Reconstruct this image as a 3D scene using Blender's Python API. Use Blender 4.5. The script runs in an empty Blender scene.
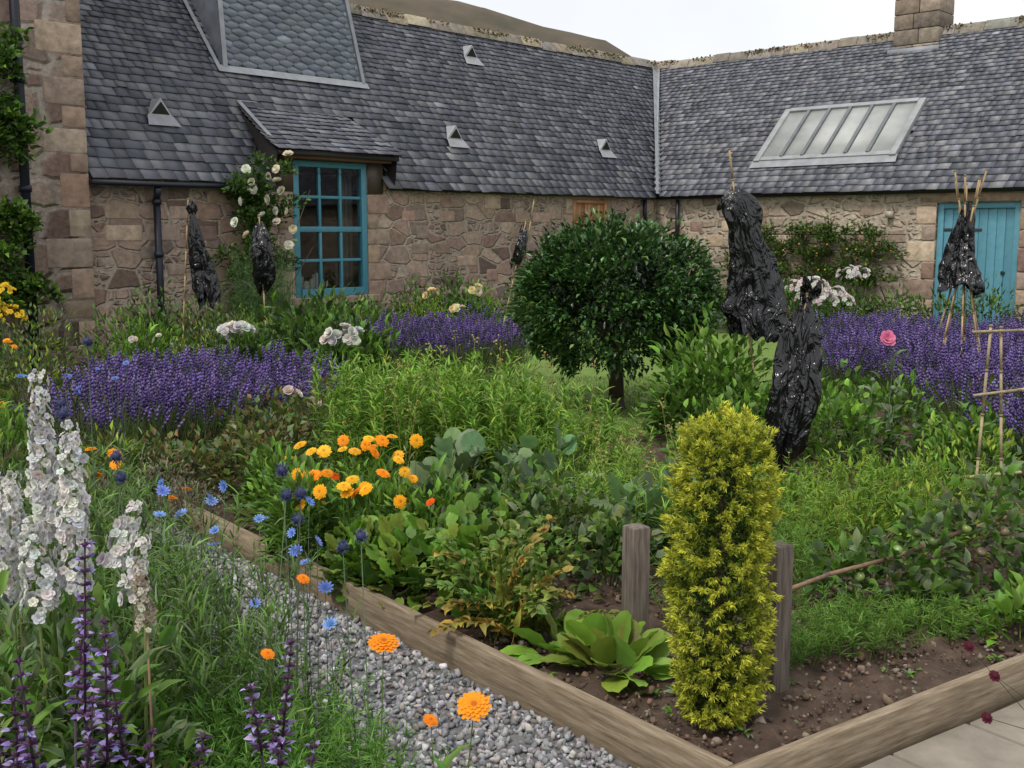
import bpy, math, numpy as np
from mathutils import Matrix, Vector
rng=np.random.default_rng(11)
scene=bpy.context.scene
COL=scene.collection
# ---------------------------------------------------------------- camera, light
cam=bpy.data.cameras.new('camera'); co=bpy.data.objects.new('camera',cam); COL.objects.link(co)
co.location=(0,0,1.6); co.rotation_euler=(math.radians(90-7.92),0,0); cam.lens=38.67; cam.sensor_width=36; cam.clip_end=1500; cam.clip_start=.05
scene.camera=co
W=bpy.data.worlds.new('World'); scene.world=W; W.use_nodes=True; nt=W.node_tree; bg=nt.nodes['Background']
sky=nt.nodes.new('ShaderNodeTexSky'); sky.sky_type='NISHITA'; sky.sun_disc=False; el=math.radians(55); azd=math.radians(215)
sky.sun_elevation=el; sky.sun_rotation=azd; sky.air_density=1; sky.dust_density=5; sky.ozone_density=1
# overcast deck: soft cloud cover mixed over the clear sky
tcw=nt.nodes.new('ShaderNodeTexCoord'); cn=nt.nodes.new('ShaderNodeTexNoise'); cn.inputs['Scale'].default_value=2.2; cn.inputs['Detail'].default_value=5
nt.links.new(tcw.outputs['Generated'],cn.inputs['Vector'])
cr=nt.nodes.new('ShaderNodeValToRGB'); cr.color_ramp.elements[0].position=.3; cr.color_ramp.elements[0].color=(.80,.82,.85,1); cr.color_ramp.elements[1].position=.65; cr.color_ramp.elements[1].color=(1,1,1,1)
nt.links.new(cn.outputs[0],cr.inputs[0])
cm=nt.nodes.new('ShaderNodeVectorMath'); cm.operation='SCALE'; cm.inputs['Scale'].default_value=8.2; nt.links.new(cr.outputs[0],cm.inputs[0])
mxw=nt.nodes.new('ShaderNodeMix'); mxw.data_type='RGBA'; mxw.inputs[0].default_value=.85; nt.links.new(sky.outputs[0],mxw.inputs[6]); nt.links.new(cm.outputs[0],mxw.inputs[7])
nt.links.new(mxw.outputs[2],bg.inputs[0]); bg.inputs[1].default_value=.15
sl=bpy.data.lights.new('sun','SUN'); sl.energy=2.3; sl.angle=math.radians(12); sl.color=(1,.95,.87); so=bpy.data.objects.new('sun',sl); COL.objects.link(so)
d=Vector((math.sin(azd)*math.cos(el),math.cos(azd)*math.cos(el),math.sin(el))); so.rotation_euler=d.to_track_quat('Z','Y').to_euler(); so.location=(0,-5,20)
scene.view_settings.view_transform='Standard'; scene.view_settings.look='None'; scene.view_settings.exposure=0
# ---------------------------------------------------------------- materials
def newmat(name):
    m=bpy.data.materials.new(name); m.use_nodes=True
    nt=m.node_tree; nt.nodes.clear()
    return m,nt
def nd(nt,t,**k):
    n=nt.nodes.new(t)
    for a,b in k.items(): setattr(n,a,b)
    return n
def ramp(nt,fac,stops):
    r=nd(nt,'ShaderNodeValToRGB'); e=r.color_ramp.elements
    while len(e)>1: e.remove(e[0])
    e[0].position=stops[0][0]; e[0].color=(*stops[0][1],1)
    for p,c in stops[1:]:
        x=e.new(p); x.color=(*c,1)
    nt.links.new(fac,r.inputs[0]); return r
def g(v): return (v,v,v)
def mixc(nt,fac,a,b,mode='MIX'):
    m=nd(nt,'ShaderNodeMix',data_type='RGBA',blend_type=mode)
    for s,v in ((m.inputs[0],fac),(m.inputs[6],a),(m.inputs[7],b)):
        if isinstance(v,bpy.types.NodeSocket): nt.links.new(v,s)
        elif isinstance(v,(int,float)): s.default_value=v
        else: s.default_value=(*v,1)
    return m.outputs[2]
def noise(nt,vec,scale,detail=4,rough=.6):
    n=nd(nt,'ShaderNodeTexNoise'); n.inputs['Scale'].default_value=scale
    n.inputs['Detail'].default_value=detail; n.inputs['Roughness'].default_value=rough
    if vec is not None: nt.links.new(vec,n.inputs['Vector'])
    return n
def mapping(nt,scale,src='Object'):
    tc=nd(nt,'ShaderNodeTexCoord'); mp=nd(nt,'ShaderNodeMapping')
    mp.inputs['Scale'].default_value=scale
    nt.links.new(tc.outputs[src],mp.inputs[0]); return mp.outputs[0]
def finish(nt,col,rough=.8,bump=None,bstr=.5,bdist=.02,spec=.4,metal=0,transl=0,coat=0):
    b=nd(nt,'ShaderNodeBsdfPrincipled'); o=nd(nt,'ShaderNodeOutputMaterial')
    if isinstance(col,bpy.types.NodeSocket): nt.links.new(col,b.inputs['Base Color'])
    else: b.inputs['Base Color'].default_value=(*col,1)
    b.inputs['Roughness'].default_value=rough
    b.inputs['Specular IOR Level'].default_value=spec
    b.inputs['Metallic'].default_value=metal
    if coat: b.inputs['Coat Weight'].default_value=coat
    if bump is not None:
        bp=nd(nt,'ShaderNodeBump'); bp.inputs['Strength'].default_value=bstr; bp.inputs['Distance'].default_value=bdist
        nt.links.new(bump,bp.inputs['Height']); nt.links.new(bp.outputs[0],b.inputs['Normal'])
    if transl:
        t=nd(nt,'ShaderNodeBsdfTranslucent'); mx=nd(nt,'ShaderNodeMixShader'); mx.inputs[0].default_value=transl
        nt.links.new(col,t.inputs[0]); nt.links.new(b.outputs[0],mx.inputs[1]); nt.links.new(t.outputs[0],mx.inputs[2])
        nt.links.new(mx.outputs[0],o.inputs[0])
    else: nt.links.new(b.outputs[0],o.inputs[0])
def attrmat(name,rough=.6,transl=0,nscale=30,namt=.3,bstr=.0,spec=.4,bdist=.01,tint=(1,1,1)):
    m,nt=newmat(name)
    a=nd(nt,'ShaderNodeAttribute',attribute_name='Col')
    v=mapping(nt,(1,1,1)); n=noise(nt,v,nscale,3)
    r=ramp(nt,n.outputs[0],[(.25,tuple((1-namt)*q for q in tint)),(.75,tuple((1+namt)*q for q in tint))])
    c=mixc(nt,1.0,a.outputs['Color'],r.outputs[0],'MULTIPLY')
    finish(nt,c,rough,n.outputs[0] if bstr else None,bstr,bdist,spec,0,transl)
    return m
M_LEAF=attrmat('foliage',.5,.28,9,.22,spec=.3,tint=(1.28,1.13,.95))
M_YEW=attrmat('golden_needles',.5,.3,12,.15,spec=.3)
M_PETAL=attrmat('petals',.6,.3,60,.08,spec=.2)
M_GLOSSLEAF=attrmat('glossy_foliage',.33,.12,25,.2,spec=.5)
M_BLOCK=attrmat('dressed_stone',.9,0,9,.35,.6,.2,.03)
M_SLATE=attrmat('slate',.5,0,5,.28,.3,.4,.01,tint=(1.05,1.07,1.14))
M_WOODC=attrmat('cane_and_bark',.7,0,40,.3,.3,.3,.004)
M_PEBBLE=attrmat('pebbles',.8,0,90,.25,.2,.3,.004,tint=(1.12,1.12,1.13))
M_PAINT=attrmat('painted_wood',.45,0,12,.12,.1,.4,.003)
M_LEAD=attrmat('lead_sheet',.55,0,6,.22,.15,.4,.01)

def stone_wall(name,sc,stops,mortar,mw=(.03,.09),dist=.09):
    m,nt=newmat(name)
    v=mapping(nt,(1,1,1))
    n0=noise(nt,v,3.2,3)
    sub=nd(nt,'ShaderNodeVectorMath',operation='SUBTRACT'); nt.links.new(n0.outputs['Color'],sub.inputs[0]); sub.inputs[1].default_value=(.5,.5,.5)
    scl=nd(nt,'ShaderNodeVectorMath',operation='SCALE'); nt.links.new(sub.outputs[0],scl.inputs[0]); scl.inputs['Scale'].default_value=dist
    add=nd(nt,'ShaderNodeVectorMath',operation='ADD'); nt.links.new(v,add.inputs[0]); nt.links.new(scl.outputs[0],add.inputs[1])
    mp=nd(nt,'ShaderNodeMapping'); mp.inputs['Scale'].default_value=sc; mp.inputs['Location'].default_value=(0,.37,0); nt.links.new(add.outputs[0],mp.inputs[0])
    def vor(feat,s):
        x=nd(nt,'ShaderNodeTexVoronoi',feature=feat); x.inputs['Scale'].default_value=s; x.inputs['Randomness'].default_value=.62
        nt.links.new(mp.outputs[0],x.inputs['Vector']); return x
    v1=vor('F1',1); e1=vor('DISTANCE_TO_EDGE',1); v2=vor('F1',2.1); e2=vor('DISTANCE_TO_EDGE',2.1)
    s1=nd(nt,'ShaderNodeSeparateColor'); nt.links.new(v1.outputs['Color'],s1.inputs[0])
    s2=nd(nt,'ShaderNodeSeparateColor'); nt.links.new(v2.outputs['Color'],s2.inputs[0])
    c1=ramp(nt,s1.outputs[0],stops); c2=ramp(nt,s2.outputs[0],stops)
    pick=ramp(nt,s1.outputs[1],[(.70,g(0)),(.72,g(1))])
    c=mixc(nt,pick.outputs[0],c1.outputs[0],c2.outputs[0])
    m1=ramp(nt,e1.outputs[0],[(mw[0],g(0)),(mw[1],g(1))]); m2=ramp(nt,e2.outputs[0],[(mw[0]*1.3,g(0)),(mw[1]*1.5,g(1))])
    mm2=mixc(nt,1.0,m1.outputs[0],m2.outputs[0],'MULTIPLY')
    mk=mixc(nt,pick.outputs[0],m1.outputs[0],mm2)
    nf=noise(nt,v,16,6,.7); rf=ramp(nt,nf.outputs[0],[(.3,g(.6)),(.7,g(1.3))])
    c=mixc(nt,1.0,c,rf.outputs[0],'MULTIPLY')
    nb=noise(nt,v,.9,3); rb=ramp(nt,nb.outputs[0],[(.35,g(.8)),(.65,g(1.12))])
    mo=mixc(nt,1.0,mortar,rf.outputs[0],'MULTIPLY')
    c=mixc(nt,mk,mo,c); c=mixc(nt,1.0,c,rb.outputs[0],'MULTIPLY')
    h=nd(nt,'ShaderNodeMath',operation='MULTIPLY_ADD'); nt.links.new(nf.outputs[0],h.inputs[0]); h.inputs[1].default_value=.35
    sp=nd(nt,'ShaderNodeSeparateColor'); nt.links.new(mk,sp.inputs[0]); nt.links.new(sp.outputs[0],h.inputs[2])
    finish(nt,c,.92,h.outputs[0],.8,.035,.2)
    return m
M_RUB=stone_wall('rubble_stone',(2.7,2.7,5.0),[(0,(.17,.12,.10)),(.18,(.36,.24,.185)),(.35,(.42,.31,.235)),(.5,(.22,.17,.145)),(.65,(.40,.275,.215)),(.8,(.49,.38,.295)),(1,(.30,.19,.155))],(.41,.335,.27))
M_RUB2=stone_wall('pale_rubble_stone',(3.0,3.0,4.8),[(0,(.22,.175,.14)),(.3,(.38,.305,.235)),(.6,(.43,.345,.27)),(.8,(.28,.21,.165)),(1,(.46,.375,.295))],(.43,.365,.29),(.05,.13))
M_RUB3=stone_wall('pink_rubble_stone',(1.9,1.9,3.2),[(0,(.25,.17,.14)),(.3,(.36,.25,.205)),(.6,(.42,.31,.25)),(.8,(.27,.20,.17)),(1,(.45,.345,.28))],(.45,.38,.325),(.05,.15))

def simple(name,stops,scale,rough=.9,sc=(1,1,1),bstr=.5,bdist=.02,detail=8,spec=.3):
    m,nt=newmat(name); v=mapping(nt,sc); n=noise(nt,v,scale,detail,.65)
    r=ramp(nt,n.outputs[0],stops); finish(nt,r.outputs[0],rough,n.outputs[0],bstr,bdist,spec); return m
M_GROUND=simple('grass_and_earth',[(.3,(.03,.045,.014)),(.5,(.055,.08,.02)),(.7,(.075,.065,.035))],3)
M_LAWN=simple('mown_grass',[(.3,(.08,.14,.025)),(.5,(.13,.20,.04)),(.7,(.18,.25,.07))],9)
M_SOIL=simple('garden_soil',[(.3,(.04,.026,.018)),(.55,(.085,.056,.040)),(.75,(.14,.098,.07))],9,bstr=.9,bdist=.04)
M_GRAVB=simple('gravel_bed',[(.3,(.08,.08,.085)),(.6,(.17,.17,.17))],60)
M_HILL=simple('heather_hill',[(.3,(.05,.045,.03)),(.6,(.10,.08,.055))],.15)
M_TIMBER=simple('weathered_timber',[(.3,(.12,.09,.06)),(.5,(.22,.17,.115)),(.7,(.33,.27,.195))],5,.85,(1.2,14,14),.4,.006)
M_POST=simple('grey_post_timber',[(.3,(.07,.055,.045)),(.5,(.14,.115,.095)),(.72,(.23,.195,.165))],5,.85,(14,14,1.2),.5,.006)
M_FLAG=simple('sandstone_flags',[(.3,(.15,.13,.105)),(.5,(.225,.20,.165)),(.7,(.30,.265,.22))],4,.85,(1,1,1),.35,.01)
M_DARK=simple('dark_interior',[(.3,(.012,.012,.012)),(.7,(.03,.028,.025))],3)
M_UNDER=simple('slate_underlay',[(.3,(.02,.022,.025)),(.7,(.04,.042,.05))],6)
def bagmat():
    m,nt=newmat('black_polythene'); v=mapping(nt,(1,1,.55)); n=noise(nt,v,9,3,.5); n.inputs['Distortion'].default_value=2.0
    finish(nt,(.005,.005,.007),.13,n.outputs[0],1.0,.045,.6); return m
M_BAG=bagmat()
def glassmat():
    m,nt=newmat('window_glass'); o=nd(nt,'ShaderNodeOutputMaterial')
    t=nd(nt,'ShaderNodeBsdfTransparent'); t.inputs[0].default_value=(.7,.75,.75,1)
    gl=nd(nt,'ShaderNodeBsdfGlossy'); gl.inputs['Roughness'].default_value=.03
    mx=nd(nt,'ShaderNodeMixShader'); mx.inputs[0].default_value=.08
    nt.links.new(t.outputs[0],mx.inputs[1]); nt.links.new(gl.outputs[0],mx.inputs[2]); nt.links.new(mx.outputs[0],o.inputs[0]); return m
M_GLASS=glassmat()
def skyglass():
    m,nt=newmat('rooflight_glass_painted_sky'); v=mapping(nt,(1,1,1)); n=noise(nt,v,3,4)
    r=ramp(nt,n.outputs[0],[(.3,(.30,.32,.31)),(.7,(.42,.43,.42))]); finish(nt,r.outputs[0],.45,None,spec=.4); return m  # pale greys in the base colour stand in for sky reflected on the panes
M_SKYG=skyglass()

# ---------------------------------------------------------------- mesh builder
class T:
    def __init__(s,v,f,c=None):
        s.v=np.array(v,float); s.f=np.array(f,int)
        s.c=np.ones((len(s.v),3)) if c is None else np.array(c,float)
def tjoin(*ts):
    v=[];f=[];c=[];n=0
    for t in ts: v.append(t.v);f.append(t.f+n);c.append(t.c);n+=len(t.v)
    return T(np.vstack(v),np.vstack(f),np.vstack(c))
class MB:
    def __init__(s): s.v=[];s.f=[];s.c=[];s.n=0
    def add(s,v,f,c):
        v=np.asarray(v,float); s.v.append(v); s.f.append(np.asarray(f,int)+s.n)
        c=np.asarray(c,float)
        if c.ndim==1: c=np.tile(c,(len(v),1))
        s.c.append(c); s.n+=len(v)
    def inst(s,t,P,R,S,C):
        P=np.atleast_2d(P); N=len(P); k=len(t.v)
        S=np.asarray(S,float)
        if S.ndim==0: S=np.full((N,3),float(S))
        elif S.ndim==1: S=np.repeat(S[:,None],3,1) if len(S)==N else np.tile(S,(N,1))
        C=np.asarray(C,float)
        if C.ndim==1: C=np.tile(C,(N,1))
        L=t.v[None]*S[:,None,:]
        V=P[:,None]+np.einsum('nij,nkj->nki',R,L)
        F=t.f[None]+(np.arange(N)*k)[:,None,None]
        s.add(V.reshape(-1,3),F.reshape(-1,3),(C[:,None]*t.c[None]).reshape(-1,3))
    def box(s,x0,x1,y0,y1,z0,z1,c):
        v=[(x,y,z) for x in(x0,x1) for y in(y0,y1) for z in(z0,z1)]
        q=[(0,1,3,2),(4,6,7,5),(0,4,5,1),(2,3,7,6),(0,2,6,4),(1,5,7,3)]
        f=[]
        for a,b,cc,d in q: f+=[(a,b,cc),(a,cc,d)]
        s.add(v,f,c)
    def poly(s,v,c):
        s.add(v,[(0,i,i+1) for i in range(1,len(v)-1)],c)
    def tube(s,A,B,r0,r1,c,n=7):
        A=np.array(A,float);B=np.array(B,float); R=frame((B-A)[None])[0]; th=np.arange(n)*2*np.pi/n
        ring=np.stack([np.cos(th),np.sin(th),0*th],1)
        v=np.vstack([A+(ring*r0)@R.T,B+(ring*r1)@R.T,A,B]); f=[]
        for i in range(n):
            j=(i+1)%n; f+=[(i,j,n+j),(i,n+j,n+i),(2*n,j,i),(2*n+1,n+i,n+j)]
        s.add(v,f,c)
    def build(s,name,mat,parent=None,M=None,smooth=False,bevel=0):
        v=np.vstack(s.v);f=np.vstack(s.f);c=np.vstack(s.c)
        me=bpy.data.meshes.new(name); me.vertices.add(len(v)); me.vertices.foreach_set('co',v.ravel())
        me.loops.add(f.size); me.loops.foreach_set('vertex_index',f.ravel().astype(np.int32))
        me.polygons.add(len(f)); me.polygons.foreach_set('loop_start',(np.arange(len(f))*3).astype(np.int32))
        me.update(calc_edges=True)
        a=me.color_attributes.new('Col','FLOAT_COLOR','POINT')
        a.data.foreach_set('color',np.hstack([np.clip(c,0,1),np.ones((len(c),1))]).astype(np.float32).ravel())
        if smooth: me.polygons.foreach_set('use_smooth',np.ones(len(f),bool))
        me.materials.append(mat)
        o=bpy.data.objects.new(name,me); COL.objects.link(o)
        if parent is not None: o.parent=parent
        if M is not None: o.matrix_basis=M
        if bevel:
            b=o.modifiers.new('bevel','BEVEL'); b.width=bevel; b.segments=2; b.limit_method='ANGLE'; b.angle_limit=.6
        return o
def empty(name):
    e=bpy.data.objects.new(name,None); COL.objects.link(e); return e
def nrm(a): return a/np.maximum(np.linalg.norm(a,axis=-1,keepdims=True),1e-9)
def frame(D,roll=0.0):
    D=nrm(np.asarray(D,float)); N=len(D)
    ref=np.tile(np.array([0,0,1.0]),(N,1))+rng.normal(0,max(roll,1e-4),(N,3))
    ref[np.abs((nrm(ref)*D).sum(1))>.98]+=np.array([.6,.5,0])
    x=nrm(np.cross(ref,D)); y=np.cross(D,x)
    return np.stack([x,y,D],2)
def vary(c,N,a=.2,h=.1):
    c=np.array(c,float); return np.clip(c*(1+a*rng.normal(size=(N,1)))*(1+h*rng.normal(size=(N,3))),.002,1)
def mixcols(cs,N,a=.18,h=.07):
    cs=np.array(cs,float); return np.clip(cs[rng.integers(0,len(cs),N)]*(1+a*rng.normal(size=(N,1)))*(1+h*rng.normal(size=(N,3))),.002,1)
def rdir(N,zlo=-1,zhi=1):
    z=rng.uniform(zlo,zhi,N); a=rng.uniform(0,2*np.pi,N); r=np.sqrt(1-z*z); return np.stack([r*np.cos(a),r*np.sin(a),z],1)
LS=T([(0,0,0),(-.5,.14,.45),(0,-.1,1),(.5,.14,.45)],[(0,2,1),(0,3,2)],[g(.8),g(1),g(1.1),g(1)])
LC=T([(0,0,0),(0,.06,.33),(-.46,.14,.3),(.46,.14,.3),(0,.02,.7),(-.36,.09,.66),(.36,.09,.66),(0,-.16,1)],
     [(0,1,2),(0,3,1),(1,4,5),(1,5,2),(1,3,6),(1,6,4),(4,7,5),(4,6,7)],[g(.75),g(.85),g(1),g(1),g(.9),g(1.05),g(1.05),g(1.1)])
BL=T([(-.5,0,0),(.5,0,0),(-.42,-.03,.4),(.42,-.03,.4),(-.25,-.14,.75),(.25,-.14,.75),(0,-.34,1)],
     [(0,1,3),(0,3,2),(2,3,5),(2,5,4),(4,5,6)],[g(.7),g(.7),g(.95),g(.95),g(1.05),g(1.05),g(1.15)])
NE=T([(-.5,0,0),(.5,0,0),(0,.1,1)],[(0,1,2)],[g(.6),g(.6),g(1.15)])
OC=T([(1,0,0),(-1,0,0),(0,1,0),(0,-1,0),(0,0,1),(0,0,-1)],[(0,2,4),(2,1,4),(1,3,4),(3,0,4),(2,0,5),(1,2,5),(3,1,5),(0,3,5)],[g(1),g(1),g(1),g(1),g(1.25),g(.75)])
def round_leaf(ruff):
    v=[(0,0,0),(0,0,.5)];f=[]
    for i in range(15):
        t=math.radians(-145+290/14*i); v.append((.5*math.sin(t),ruff*(-1)**i+.06*abs(math.sin(t))-.12*max(0,math.cos(t)),.52+.48*math.cos(t)))
    for i in range(14): f.append((1,2+i,3+i))
    f+=[(0,2,1),(0,1,16)]
    return T(v,f,[g(.85),g(.88)]+[g(1.08)]*15)
RL=round_leaf(.04); RP=round_leaf(.018)
def prism(n=3,t=.6):
    v=[];f=[]
    for z,r in((0,1),(1,t)):
        for i in range(n): v.append((r*math.cos(2*math.pi*i/n),r*math.sin(2*math.pi*i/n),z))
    for i in range(n):
        j=(i+1)%n; f+=[(i,j,n+j),(i,n+j,n+i)]
    return T(v,f)
ST=prism()
def ico(sub):
    import bmesh
    b=bmesh.new(); bmesh.ops.create_icosphere(b,subdivisions=sub,radius=1); b.verts.ensure_lookup_table()
    v=[tuple(x.co) for x in b.verts]; f=[[x.index for x in q.verts] for q in b.faces]; b.free(); return T(v,f)
IC1=ico(1); IC2=ico(2)
def ring(n,L,w,z0,z1,r0=.12,c=1.0,ph=0.0,cup=0.0):
    v=[];f=[];cc=[]
    for i in range(n):
        a=2*math.pi*(i+ph)/n+rng.normal(0,.05); ca,sa=math.cos(a),math.sin(a); l=L*rng.uniform(.9,1.06)
        def P(r,s,z): return (ca*r-sa*s,sa*r+ca*s,z)
        k=len(v)
        v+=[P(r0,-w*.3,z0),P(r0,w*.3,z0),P(l*.7,-w*.55,z0*.3+z1*.7+cup),P(l*.7,w*.55,z0*.3+z1*.7+cup),P(l,-w*.25,z1),P(l,w*.25,z1)]
        f+=[(k,k+1,k+3),(k,k+3,k+2),(k+2,k+3,k+5),(k+2,k+5,k+4)]; cc+=[g(.75*c)]*2+[g(c)]*2+[g(1.05*c)]*2
    return T(v,f,cc)
def disc(r,z,h,c,n=10):
    v=[(0,0,z+h)]+[(r*math.cos(2*math.pi*i/n),r*math.sin(2*math.pi*i/n),z) for i in range(n)]
    return T(v,[(0,1+i,1+(i+1)%n) for i in range(n)],[c]*(n+1))
CAL=tjoin(ring(20,1,.30,.05,-.02),ring(17,.84,.28,.12,.10,ph=.5,c=.95),ring(13,.62,.26,.16,.2,ph=.2),ring(9,.4,.2,.2,.26,c=.9),disc(.2,.2,.06,(.65,.4,.5)))
CUP=tjoin(ring(6,1,.95,0,.35,.05),ring(6,.75,.8,.05,.6,.05,ph=.5),ring(5,.45,.6,.15,.65,.03,c=.95,ph=.3),disc(.12,.3,.1,(1,.8,.3),6))
FL5=tjoin(ring(5,1,.8,0,.2,.08),ring(5,.6,.5,.05,.35,.06,ph=.5,c=.93),disc(.16,.12,.1,(.55,.55,.35),5))
CORN=tjoin(ring(11,1,.3,0,.3,.1),ring(7,.55,.2,.1,.5,.05,c=.75,ph=.4))
def stems(M,A,B,r,c):
    n=min(len(A),len(B)); A=A[:n]; B=B[:n]; c=np.asarray(c)
    if c.ndim==2: c=c[:n] if len(c)>=n else np.tile(c[:1],(n,1))
    D=B-A; L=np.linalg.norm(D,axis=1); N=len(A); M.inst(ST,A,frame(D),np.stack([np.full(N,r)]*2+[L],1),c)
def clump(M,cx,cy,z0,rx,ry,h,n,L,W,cols,tpl=LS,up=.5,roll=.4,shell=.45,stem=True):
    d=rdir(n,-.15,1); rad=rng.uniform(shell,1,n)**.7
    a=np.arctan2(d[:,1],d[:,0]); ph=rng.uniform(0,6.28,3)
    mod=1+.14*np.sin(3*a+ph[0]+3*d[:,2])+.1*np.sin(5*a+ph[1]-4*d[:,2])+rng.normal(0,.05,n)
    P=np.stack([cx+d[:,0]*rx*rad*mod,cy+d[:,1]*ry*rad*mod,z0+np.maximum(.02,(d[:,2]*rad*mod*.8+.18)*h)],1)
    D=d+np.array([0,0,up])+rng.normal(0,.45,(n,3)); l=L*rng.uniform(.6,1.25,n); w=W*rng.uniform(.7,1.2,n)
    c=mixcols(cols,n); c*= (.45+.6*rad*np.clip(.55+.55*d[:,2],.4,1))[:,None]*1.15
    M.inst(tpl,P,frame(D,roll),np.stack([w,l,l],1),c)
    if stem:
        k=max(4,n//30); Q=P[:k]; A=np.stack([cx+(Q[:,0]-cx)*.25,cy+(Q[:,1]-cy)*.25,np.full(k,z0)],1); stems(M,A,Q,.004,vary(np.array(cols[0])*.8,k))
def stalks(M,B,H,lean=.12,r=.003,nl=14,L=.07,W=.012,cols=((.1,.2,.04),),tpl=BL,el=(.1,.9),f0=.08,taper=.5,roll=.3,stemcol=None):
    N=len(B); D=nrm(np.stack([rng.normal(0,lean,N),rng.normal(0,lean,N),np.ones(N)],1)); Tp=B+D*H[:,None]
    mid=B+D*(H*.5)[:,None]+np.concatenate([rng.normal(0,.02,(N,2))*H[:,None],np.zeros((N,1))],1)
    sc=stemcol if stemcol is not None else np.array(cols[0])*.9
    stems(M,B,mid,r,vary(sc,N)); stems(M,mid,Tp,r*.7,vary(sc,N))
    n=N*nl; f=rng.uniform(f0,1,n); i=np.repeat(np.arange(N),nl)
    P=np.where((f<.5)[:,None],B[i]+(mid-B)[i]*(f*2)[:,None],mid[i]+(Tp-mid)[i]*((f-.5)*2)[:,None])
    a=rng.uniform(0,2*np.pi,n); e=rng.uniform(*el,n)
    d=np.stack([np.cos(a)*np.cos(e),np.sin(a)*np.cos(e),np.sin(e)],1)
    l=L*rng.uniform(.6,1.2,n)*(1-taper*f); w=W*rng.uniform(.8,1.2,n)*(1-taper*.6*f)
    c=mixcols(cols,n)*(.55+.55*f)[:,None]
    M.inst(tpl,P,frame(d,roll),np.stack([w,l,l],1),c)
    return Tp,D
def area(N,cx,cy,rx,ry,z=0.0,rot=0.0):
    a=rng.uniform(0,2*np.pi,N); r=np.sqrt(rng.uniform(0,1,N)); x=r*np.cos(a)*rx; y=r*np.sin(a)*ry
    c,s=math.cos(rot),math.sin(rot); return np.stack([cx+x*c-y*s,cy+x*s+y*c,np.full(N,z)],1)
def heads(M,t,P,N0,size,cols,facing=(0,-.6,.8),jit=.35,a=.12):
    n=len(P); D=np.tile(np.array(facing,float),(n,1))+rng.normal(0,jit,(n,3))
    M.inst(t,P,frame(D,.5),size*rng.uniform(.8,1.15,n),mixcols(cols,n,a,.04))
GD=(.030,.070,.018);GM=(.055,.125,.026);GB=(.12,.26,.035);GY=(.21,.33,.045);GG=(.11,.17,.10);GO=(.09,.13,.03);GX=(.08,.19,.03)

# ---------------------------------------------------------------- terrain
def flat(name,pts,z,mat):
    M=MB(); M.poly([(x,y,z) for x,y in pts],g(1)); return M.build(name,mat)
flat('ground',[(-250,-250),(250,-250),(250,350),(-250,350)],0,M_GROUND)
flat('lawn',[(-1.6,8.2),(2.6,8.2),(4.0,10.5),(6,14),(3,17.6),(-2.5,13.4)],.006,M_LAWN)
M=MB()
xs=np.linspace(-160,60,60); hp=np.interp(xs,[-160,-60,-19,-5,12,19,30,45,60],[48,41,33.4,30.9,26.3,21.4,15,4,-1])
ys=np.linspace(110,240,14)
V=[];F=[]
for j,y in enumerate(ys):
    k=math.sin(min(1,(j)/4)*math.pi/2)
    for i,x in enumerate(xs): V.append((x,y,hp[i]*(.15+.85*k)*(1.0+.008*math.sin(x*.35+j))-(1 if j==0 else 0)))
for j in range(len(ys)-1):
    for i in range(len(xs)-1):
        a=j*len(xs)+i; F+=[(a,a+1,a+len(xs)+1),(a,a+len(xs)+1,a+len(xs))]
M.add(V,F,g(1)); M.build('hill',M_HILL,smooth=True)

K=np.array([.608,2.825]); w=np.array([-.624,.782]); e1=np.array([.822,.57]); mvec=np.array([-.782,-.624]); e2=np.array([.57,-.822])
def bed(s,a): return K+w*s+e1*a
M=MB(); nx,ny=90,80; V=[];F=[]
for j in range(ny):
    for i in range(nx):
        p=bed(.04+4.1*j/(ny-1),.04+6.0*i/(nx-1)); V.append((p[0],p[1],.075+.011*rng.normal()+.015*math.sin(i*.5)*math.cos(j*.4)))
for j in range(ny-1):
    for i in range(nx-1):
        a=j*nx+i; F+=[(a,a+1,a+nx+1),(a,a+nx+1,a+nx)]
M.add(V,F,g(1))
M.build('soil_bed',M_SOIL,smooth=True)
M=MB(); n=9000; s_=rng.uniform(.06,2.6,n); a_=rng.uniform(.06,3.6,n); P=np.stack([K[0]+w[0]*s_+e1[0]*a_,K[1]+w[1]*s_+e1[1]*a_,np.full(n,.083)],1)
sz=rng.gamma(1.6,.0026,n)+.0025
cj=IC1.v*(1+rng.normal(0,.2,(12,1)))
M.inst(T(cj,IC1.f),P,frame(rdir(n),1),np.stack([sz*rng.uniform(.7,1.5,n),sz,sz*rng.uniform(.5,1,n)],1),mixcols([(.09,.06,.042),(.125,.085,.06),(.06,.04,.028),(.17,.14,.11)],n))
M.build('soil_clods',M_PEBBLE)
flat('soil',[(-7,4.9),(-2.1,6.2),(-1.6,8.2),(-2.5,13.4),(-1,15),(-9,9.5)],.004,M_SOIL)
flat('soil',[(3.0,7.0),(9,7),(9,12),(5.6,14.5),(4.0,10.5),(2.6,8.2)],.004,M_SOIL)
flat('soil',[(-1.2,3.6),(-4.5,6.6),(-5,1),(-.9,.6),(-.1,2.0)],.004,M_SOIL)
def gp(s,q): return K+w*s+mvec*q
flat('gravel_path',[tuple(gp(-1.6,.0)),tuple(gp(6.2,.0)),tuple(gp(6.2,1.0)),tuple(gp(-1.6,1.0))],.010,M_GRAVB)
M=MB(); n=17000; s_=rng.uniform(-.7,5.2,n); q_=rng.uniform(.03,.98,n)
P=np.stack([K[0]+w[0]*s_+mvec[0]*q_,K[1]+w[1]*s_+mvec[1]*q_,rng.uniform(.008,.024,n)],1)
jt=IC1.v*(1+rng.normal(0,.2,(12,1))); PEB=T(jt,IC1.f)
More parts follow.
